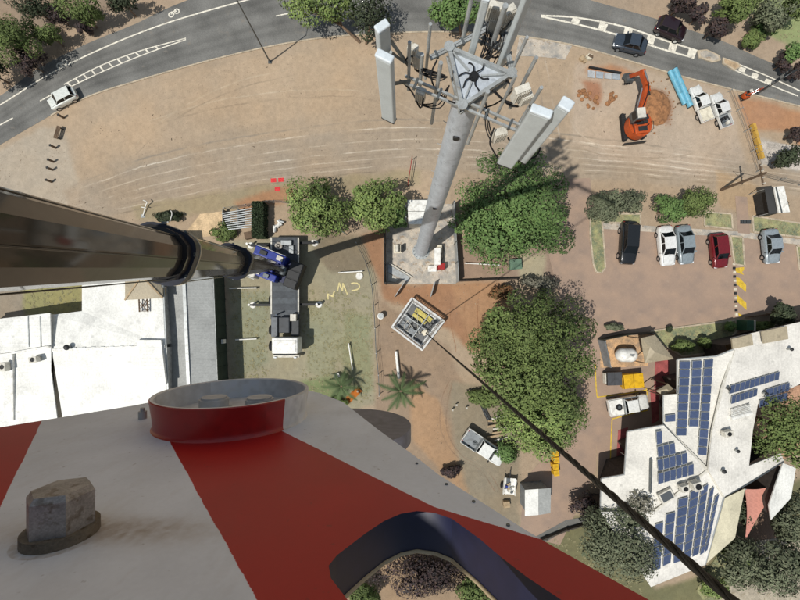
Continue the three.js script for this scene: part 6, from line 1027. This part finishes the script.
// ---------- plants ----------
const leafBase = std({ roughness: 0.85, vertexColors: true }); leafBase.color.set(0xffffff);
const barkM = std({ map: grainTex([120, 100, 82], 0.5, 1, { coarse: 6, fine: 50 }), roughness: 1 });
function leafCloud(c, R, n, size, cols, seed, o = {}) {
  const r = rng(seed), lobes = [], nl = o.lobes ?? 26, pos = new Float32Array(n * 18), nor = new Float32Array(n * 18), col = new Float32Array(n * 18);
  const lobeR = o.lobeR ?? 0.34;
  for (let i = 0; i < nl; i++) { const t = r() * 6.2832, u = r() * 2 - 1, q = Math.pow(r(), 0.4) * (o.round ? 0.84 + 0.08 * r() : 0.70 + 0.28 * r()), s = Math.sqrt(1 - u * u); lobes.push([V(Math.cos(t) * s * q, Math.max(-0.55, u * q), Math.sin(t) * s * q), lobeR * (0.55 + 0.9 * r()), r()]); }
  const lsum = lobes.reduce((a, l) => a + l[1] ** 2, 0), p = V(), nn = V(), a = V(), b = V(); let k = 0;
  for (let i = 0; i < n; i++) {
    let pick = r() * lsum, l = lobes[0]; for (const m of lobes) { pick -= m[1] ** 2; if (pick <= 0) { l = m; break; } }
    const t = r() * 6.2832, u = r() * 2 - 1, s = Math.sqrt(1 - u * u), rad = l[1] * (0.35 + 0.65 * Math.sqrt(r())) * (r() < 0.03 ? 1.15 : 1);
    nn.set(Math.cos(t) * s, u, Math.sin(t) * s); p.copy(l[0]).addScaledVector(nn, rad);
    p.set(c.x + p.x * R.x, c.y + p.y * R.y, c.z + p.z * R.z);
    nn.add(V(r() - 0.5, r() * 0.9, r() - 0.5).multiplyScalar(1.3)).normalize();
    a.set(r() - 0.5, r() - 0.5, r() - 0.5).cross(nn).normalize(); b.copy(nn).cross(a);
    const L = size * (0.55 + 0.8 * r()) * (0.75 + 0.6 * l[2]), w = L * (o.thin ?? 0.55), f = L * 0.18 * (r() - 0.3);
    const A = p.clone().addScaledVector(a, -L / 2), B = p.clone().addScaledVector(b, w / 2).addScaledVector(nn, f), C = p.clone().addScaledVector(a, L / 2), D = p.clone().addScaledVector(b, -w / 2).addScaledVector(nn, f);
    const cc = cols[Math.floor(r() * cols.length)], v = 0.75 + 0.5 * r(), lv = 0.86 + 0.28 * ((l[2] * 7.3) % 1), m1 = v * lv;
    const out = p.clone().sub(c).divide(R).normalize().multiplyScalar(1.1);
    for (let tri of [[A, B, C], [A, C, D]]) {
      const nq = tri[1].clone().sub(tri[0]).cross(tri[2].clone().sub(tri[0])).normalize(); if (nq.dot(nn) < 0) { nq.negate(); tri = [tri[0], tri[2], tri[1]]; }
      const bl = nq.clone().add(out).normalize(); if (bl.dot(nq) > 0.2) nq.copy(bl);
      for (const vv of tri) { pos[k] = vv.x; pos[k + 1] = vv.y; pos[k + 2] = vv.z; nor[k] = nq.x; nor[k + 1] = nq.y; nor[k + 2] = nq.z; col[k] = cc[0] * m1; col[k + 1] = cc[1] * m1; col[k + 2] = cc[2] * m1; k += 3; }
    }
  }
  const g = new THREE.BufferGeometry(); g.setAttribute('position', new THREE.BufferAttribute(pos, 3)); g.setAttribute('normal', new THREE.BufferAttribute(nor, 3)); g.setAttribute('color', new THREE.BufferAttribute(col, 3)); g.setAttribute('uv', new THREE.BufferAttribute(new Float32Array(n * 12), 2)); g.userData.keepUV = true;
  g.lobes = lobes.map(l => V(c.x + l[0].x * R.x, c.y + l[0].y * R.y, c.z + l[0].z * R.z)); return g;
}
const GREEN = {
  bright: [[0.196, 0.259, 0.069], [0.161, 0.230, 0.060], [0.224, 0.282, 0.092], [0.138, 0.196, 0.057]], mid: [[0.105, 0.182, 0.05], [0.122, 0.2, 0.056], [0.09, 0.162, 0.044], [0.14, 0.212, 0.066]],
  olive: [[0.125, 0.168, 0.046], [0.108, 0.15, 0.04], [0.145, 0.186, 0.056], [0.095, 0.135, 0.036]], grey: [[0.138, 0.155, 0.092], [0.115, 0.132, 0.075], [0.161, 0.172, 0.103], [0.098, 0.115, 0.063]],
  dusty: [[0.176, 0.165, 0.121], [0.143, 0.138, 0.099], [0.209, 0.198, 0.154]], dark: [[0.039, 0.055, 0.024], [0.055, 0.068, 0.033], [0.033, 0.044, 0.022]], plum: [[0.055, 0.033, 0.033], [0.077, 0.050, 0.039], [0.039, 0.031, 0.031]], rust: [[0.220, 0.099, 0.039], [0.154, 0.077, 0.033], [0.110, 0.088, 0.033]],
};
let seedNo = 100;
// px, py: picture position of the crown's middle; the trunk stands below it
function tree(name, label, px, py, rx, ry, h, pal, o = {}) {
  const ch = h * (o.mid ?? 0.62), c = P(px, py, ch), R = V(rx * (H - ch) / F, h * (o.flat ?? 0.38), ry * (H - ch) / F), base = o.base ? P(...o.base) : V(c.x, 0, c.z);
  const t = thing(name, label, o.cat ?? 'tree', base, o.group), seed = seedNo++;
  const n = o.n ?? Math.round(Math.min(40000, 330 * R.x * R.z * (o.dens ?? 1) + 900)), g = leafCloud(c, R, n, o.leaf ?? 0.36, GREEN[pal], seed, o);
  const r = rng(seed + 5000), tr = o.trunk ?? Math.max(0.06, h * 0.022), fork = base.clone().lerp(V(c.x, 0, c.z), 0.5).setY(h * 0.3), limbs = [rod(base.clone().setY(-0.05), fork, tr * 1.35, tr, 9)];
  for (let i = 0; i < Math.min(9, g.lobes.length); i++) { const e = g.lobes[Math.floor(r() * g.lobes.length)], m = fork.clone().lerp(e, 0.5).add(V(0, h * 0.05, 0)); limbs.push(rod(fork, m, tr * 0.6, tr * 0.35, 6, false), rod(m, e, tr * 0.35, tr * 0.12, 5, false)); }
  if (o.trunkless !== true) part(t, 'trunk', limbs, barkM);
  part(t, 'crown', g, leafBase);
  return t;
}
tree('round_tree', 'bright green round tree beside the hedge and pipe rack', 316, 208, 35, 31, 5.0, 'bright', { dens: 1.5, leaf: 0.3, round: true, lobes: 44, lobeR: 0.28, group: 'trees along the track' });
tree('round_tree', 'bright green tree touching the compound, beside the red gravel', 377, 205, 33, 28, 5.0, 'bright', { dens: 1.5, leaf: 0.3, round: true, lobes: 44, lobeR: 0.28, group: 'trees along the track' });
tree('round_tree', 'small green tree beside the white equipment shelter', 396, 218, 13, 12, 3.6, 'mid', { leaf: 0.28, dens: 2.2, group: 'trees along the track' });
tree('spreading_tree', 'broad deep green tree crossed by the mast shadow', 512, 211, 66, 63, 7.5, 'mid', { dens: 1.5, lobes: 100, lobeR: 0.2, leaf: 0.3, round: true });
tree('spreading_tree', 'largest dark olive tree next to the lifting cradle and drive', 534, 352, 68, 68, 9.5, 'olive', { dens: 1.7, lobes: 110, lobeR: 0.19, leaf: 0.3, round: true });
tree('spreading_tree', 'lighter green tree joined to the dark olive tree near the yellow bins', 545, 418, 44, 40, 7.0, 'bright', { dens: 1.4, lobes: 50, lobeR: 0.25, leaf: 0.3, round: true });
tree('flowering_shrub', 'rust red shrub at the fence corner below the paved court', 502, 292, 13, 8, 2.2, 'rust', { cat: 'shrub', dens: 2.5, leaf: 0.26 });
tree('flowering_shrub', 'dusky pale flowered shrub between the two largest trees', 540, 284, 20, 9, 2.4, 'dusty', { cat: 'shrub', dens: 1.3, leaf: 0.26 });
tree('carpark_tree', 'grey green tree at the grassed island of the car park', 610, 205, 23, 17, 4.0, 'grey', { dens: 2, leaf: 0.26, lobes: 30 });
tree('carpark_tree', 'small pale green tree between the grey green one and the darker ones', 634, 201, 12, 11, 3.2, 'grey', { dens: 2.4, leaf: 0.24 });
tree('carpark_tree', 'dark green tree beside the white saloon', 671, 208, 16, 14, 3.8, 'mid', { dens: 2.2, leaf: 0.26 });
tree('carpark_tree', 'olive green tree beside the darker one over the parking bays', 698, 202, 20, 15, 4.2, 'olive', { dens: 2, leaf: 0.26 });
tree('roadside_tree', 'light green leaning tree beside the slender street lamp', 322, 8, 44, 18, 6.0, 'bright', { base: [360, 42], dens: 0.7, leaf: 0.3, lobes: 22, lobeR: 0.26 });
tree('roadside_tree', 'sparse dark branched tree standing behind the left antennas', 372, 12, 22, 22, 5.0, 'dark', { base: [366, 44], dens: 0.7, leaf: 0.28 });
tree('roadside_tree', 'green tree behind the headframe at the road edge', 456, 6, 26, 24, 5.2, 'mid', { base: [462, 40], dens: 1.4, leaf: 0.3 });
const scrub = 'scrub beyond the road';
for (const [x, y, rx, ry, h, pal, d, what] of [[12, 40, 26, 30, 5, 'olive', 1.2, 'dense olive scrub tree at the cycle lane'], [28, 62, 16, 12, 3, 'plum', 1, 'brown leaved bush at the tip of the scrub'], [48, 34, 15, 8, 3.2, 'olive', 0.9, 'low olive bush between scrub trees'], [78, 10, 24, 14, 4.2, 'olive', 1, 'spreading olive scrub tree above the red shoulder'], [122, 1, 18, 9, 3.6, 'dark', 1.1, 'dark scrub bush near the second cycle symbol'], [30, 4, 20, 12, 4, 'dark', 1, 'dark scrub tree behind the olive ones'], [-14, 70, 16, 22, 4, 'dark', 1, 'dark scrub bush at the end of the scrub'], [84, 27, 8, 6, 2, 'plum', 1, 'tiny brown bush on the red shoulder'], [56, 14, 12, 9, 2.6, 'plum', 0.9, 'brown bush among the olive scrub']])
  tree('scrub_tree', what, x, y, rx, ry, h, pal, { dens: d * 1.3, leaf: 0.3, thin: 0.35, group: scrub });
const park = 'park trees beyond the road';  // three plum shrubs by the road have shadow put into their leaf colour
for (const [x, y, rx, ry, h, pal, d, what] of [[682, 3, 13, 9, 3, 'plum', 1.6, 'plum coloured shrub behind the maroon car'], [700, 14, 10, 9, 2.6, 'plum', 1.3, 'plum coloured shrub beside the first plum one'], [717, 27, 11, 10, 3, 'plum', 1.6, 'plum coloured shrub at the road edge'], [738, 6, 22, 16, 5, 'olive', 1.2, 'large olive park tree beside the plum shrubs'], [752, 40, 9, 8, 2, 'olive', 2, 'small round bush alone on the bare soil'], [772, 14, 18, 16, 5, 'grey', 1, 'pale grey green park tree on the lawn'], [766, 26, 12, 8, 3, 'mid', 1.5, 'small green park bush below the pale tree'], [797, 8, 12, 12, 5, 'olive', 1.2, 'olive park tree near the lawn corner'], [795, 52, 10, 8, 3.6, 'mid', 1.3, 'dark park tree leaning over the road shoulder'], [785, 62, 7, 9, 2.2, 'plum', 1.5, 'narrow plum shrub near the lamp post'], [799, 70, 7, 7, 2.4, 'plum', 1.3, 'plum shrub close to the narrow one'], [797, 133, 5, 8, 2.4, 'plum', 1.6, 'brown bush on the orange dirt beside the pad'], [790, 156, 13, 12, 3.4, 'dark', 0.6, 'thin dark leaved tree over the pale pad'], [784, 205, 4, 5, 1.4, 'dark', 3, 'dark bush at the back of the site hut']])
  tree('park_tree', what, x, y, rx, ry, h, pal, { dens: d * 1.5, leaf: 0.28, group: park });  // the dark tree over the pad is added where a shadow lies
const gard = 'garden plants round the buildings';
for (const [x, y, rx, ry, h, pal, d, what] of [[683, 345, 9, 7, 2, 'olive', 2.4, 'round shrub on the lawn below the car park'], [705, 342, 6, 6, 1.7, 'olive', 2.4, 'smaller shrub on the lawn beside the round one'], [669.5, 329, 3, 3, 0.8, 'dark', 4, 'tiny clipped ball shrub on the lawn'], [615, 327, 10, 4, 1.2, 'grey', 3, 'grey green hedge plant at the bin bay'], [782, 314, 9, 12, 3, 'dark', 2, 'dark pointed shrub beside the garden fence'], [764, 326, 14, 5, 1.2, 'olive', 2, 'low bed of plants by the garden fence'], [731, 326, 5, 5, 1.4, 'mid', 2.4, 'bush beside the green kiosk'], [790, 428, 30, 38, 7.5, 'olive', 1.0, 'tall grey olive tree shading the courtyard'], [622, 543, 46, 40, 6.5, 'grey', 1.2, 'large pale olive tree over the roof corner and drive'], [640, 500, 24, 20, 5.5, 'dusty', 0.55, 'bare twiggy grey tree against the beige roof'], [585, 505, 16, 12, 2.6, 'plum', 0.9, 'brown shrub in the bend of the drive'], [772, 568, 42, 36, 6, 'grey', 1.3, 'pale grey green tree over the white patio'], [742, 512, 10, 14, 3, 'dark', 1.2, 'dark shrub under the shade sail'], [740, 552, 18, 16, 3.5, 'olive', 1.4, 'olive shrub between sail and patio'], [792, 520, 18, 34, 5, 'grey', 1.2, 'silvery tree at the white roofed wing'], [420, 575, 50, 22, 3.5, 'plum', 1.0, 'wide brown bush seen through the boom head cut-out'], [480, 592, 26, 22, 4, 'olive', 1.2, 'green bush beside the wide brown one'], [362, 600, 20, 18, 3.0, 'olive', 1.2, 'green bush at the far side of the brown one'], [452, 471, 11, 7, 1.2, 'plum', 1.6, 'small dark shrub on the dirt drive'], [508, 452, 11, 11, 1.8, 'mid', 1.6, 'green shrub behind the white utility cab'], [716, 590, 14, 12, 2.2, 'bright', 1.4, 'bright green shrub below the solar roof'], [338, 402, 12, 6, 0.8, 'bright', 2, 'low bright green ground plant by the palm'], [166, 216, 14, 6, 1.0, 'dark', 2, 'dark weeds under the looped pipe stand'], [224, 232, 12, 10, 1.0, 'olive', 2, 'low green plants beside the pipe rack'], [538, 440, 24, 12, 4, 'bright', 1.3, 'bright low branch tree at the bins'], [482, 398, 18, 10, 1.2, 'olive', 1.2, 'straggly plants on the drive below the olive tree']])
  tree('garden_plant', what, x, y, rx, ry, h, pal, { dens: d * 1.4, leaf: 0.28, group: gard, cat: h > 3.2 ? 'tree' : 'shrub' });
{ // clipped hedge at the end of the pipe rack
  const h = thing('clipped_hedge', 'dark green clipped hedge block beside the pipe rack', 'hedge', P(263, 222)), c = P(262.5, 222), r = rng(61), n = 5200, list = [];
  const g = leafCloud(V(c.x, 0.8, c.z), V(1, 1, 1), 10, 0.1, GREEN.dark, 1); const pos = [], nor = [], col = [];
  for (let i = 0; i < n; i++) { const f = r(), p = V((r() - 0.5) * 1.25, r() * 1.6, (r() - 0.5) * 3.9); if (f < 0.4) p.y = 1.5 + r() * 0.15; else if (f < 0.7) p.x = Math.sign(p.x) * 0.63; else p.z = Math.sign(p.z) * 1.95; p.add(c); const a = V(r() - 0.5, r() - 0.5, r() - 0.5).normalize(), b = V(r() - 0.5, r() - 0.5, r() - 0.5).cross(a).normalize(), q = a.clone().cross(b); for (const v of [p.clone().addScaledVector(b, 0.13), p.clone().addScaledVector(q, 0.1), p.clone().addScaledVector(b, -0.13)]) { pos.push(v.x, v.y, v.z); nor.push(a.x, a.y, a.z); const k = 0.8 + 0.5 * r(); col.push(0.035 * k, 0.055 * k, 0.022 * k); } }
  const gg = new THREE.BufferGeometry(); gg.setAttribute('position', new THREE.Float32BufferAttribute(pos, 3)); gg.setAttribute('normal', new THREE.Float32BufferAttribute(nor, 3)); gg.setAttribute('color', new THREE.Float32BufferAttribute(col, 3)); gg.setAttribute('uv', new THREE.Float32BufferAttribute(new Float32Array(pos.length / 3 * 2), 2)); gg.userData.keepUV = true;
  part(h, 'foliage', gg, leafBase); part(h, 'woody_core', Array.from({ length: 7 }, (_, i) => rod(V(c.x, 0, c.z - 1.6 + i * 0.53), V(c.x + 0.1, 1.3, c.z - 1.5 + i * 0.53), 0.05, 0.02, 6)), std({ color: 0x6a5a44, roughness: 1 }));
}
function palm(label, px, py, h, L, nf) {
  const b = P(px, py), t = thing('palm_tree', label, 'palm', b, 'young palms in the yard'), r = rng(px * 7 + 3), top = V(b.x, h, b.z);
  part(t, 'trunk', rod(b, top, 0.16, 0.11, 10), barkM);
  for (let f = 0; f < nf; f++) {
    const a = f / nf * 6.2832 + r() * 0.4, dir = V(Math.cos(a), 0, Math.sin(a)), side = V(-dir.z, 0, dir.x), up = 0.25 + r() * 0.5, len = L * (0.6 + 0.5 * r()), pos = [], P2 = (s) => top.clone().addScaledVector(dir, len * s).add(V(0, len * (up * s - 0.85 * s * s), 0));
    for (let i = 1; i < 22; i++) { const s = i / 22, p = P2(s), q = P2(Math.min(1, s + 0.05)), w = 0.42 * Math.sin(Math.PI * Math.min(1, s * 0.85 + 0.12)) * (0.9 + 0.2 * r()); for (const sg of [-1, 1]) { const e = p.clone().addScaledVector(side, sg * w).addScaledVector(dir, 0.22).add(V(0, -0.12 - 0.08 * r(), 0)); for (const v of [p, q, e]) pos.push(v.x, v.y, v.z); } }
    const g = new THREE.BufferGeometry(); g.setAttribute('position', new THREE.Float32BufferAttribute(pos, 3)); g.computeVertexNormals(); const col = []; const k = 0.8 + 0.5 * r(); for (let i = 0; i < pos.length / 3; i++) col.push(0.075 * k, 0.11 * k, 0.04 * k); g.setAttribute('color', new THREE.Float32BufferAttribute(col, 3)); g.setAttribute('uv', new THREE.Float32BufferAttribute(new Float32Array(pos.length / 3 * 2), 2)); g.userData.keepUV = true;
    part(t, 'frond', g, leafBase);
  }
}
palm('palm with long fronds beside the thick white pipe', 401, 387, 2.4, 2.9, 12);
palm('palm with drooping fronds beside the orange sheet', 344, 383, 2.0, 2.4, 11);
renderer.render(scene, camera);
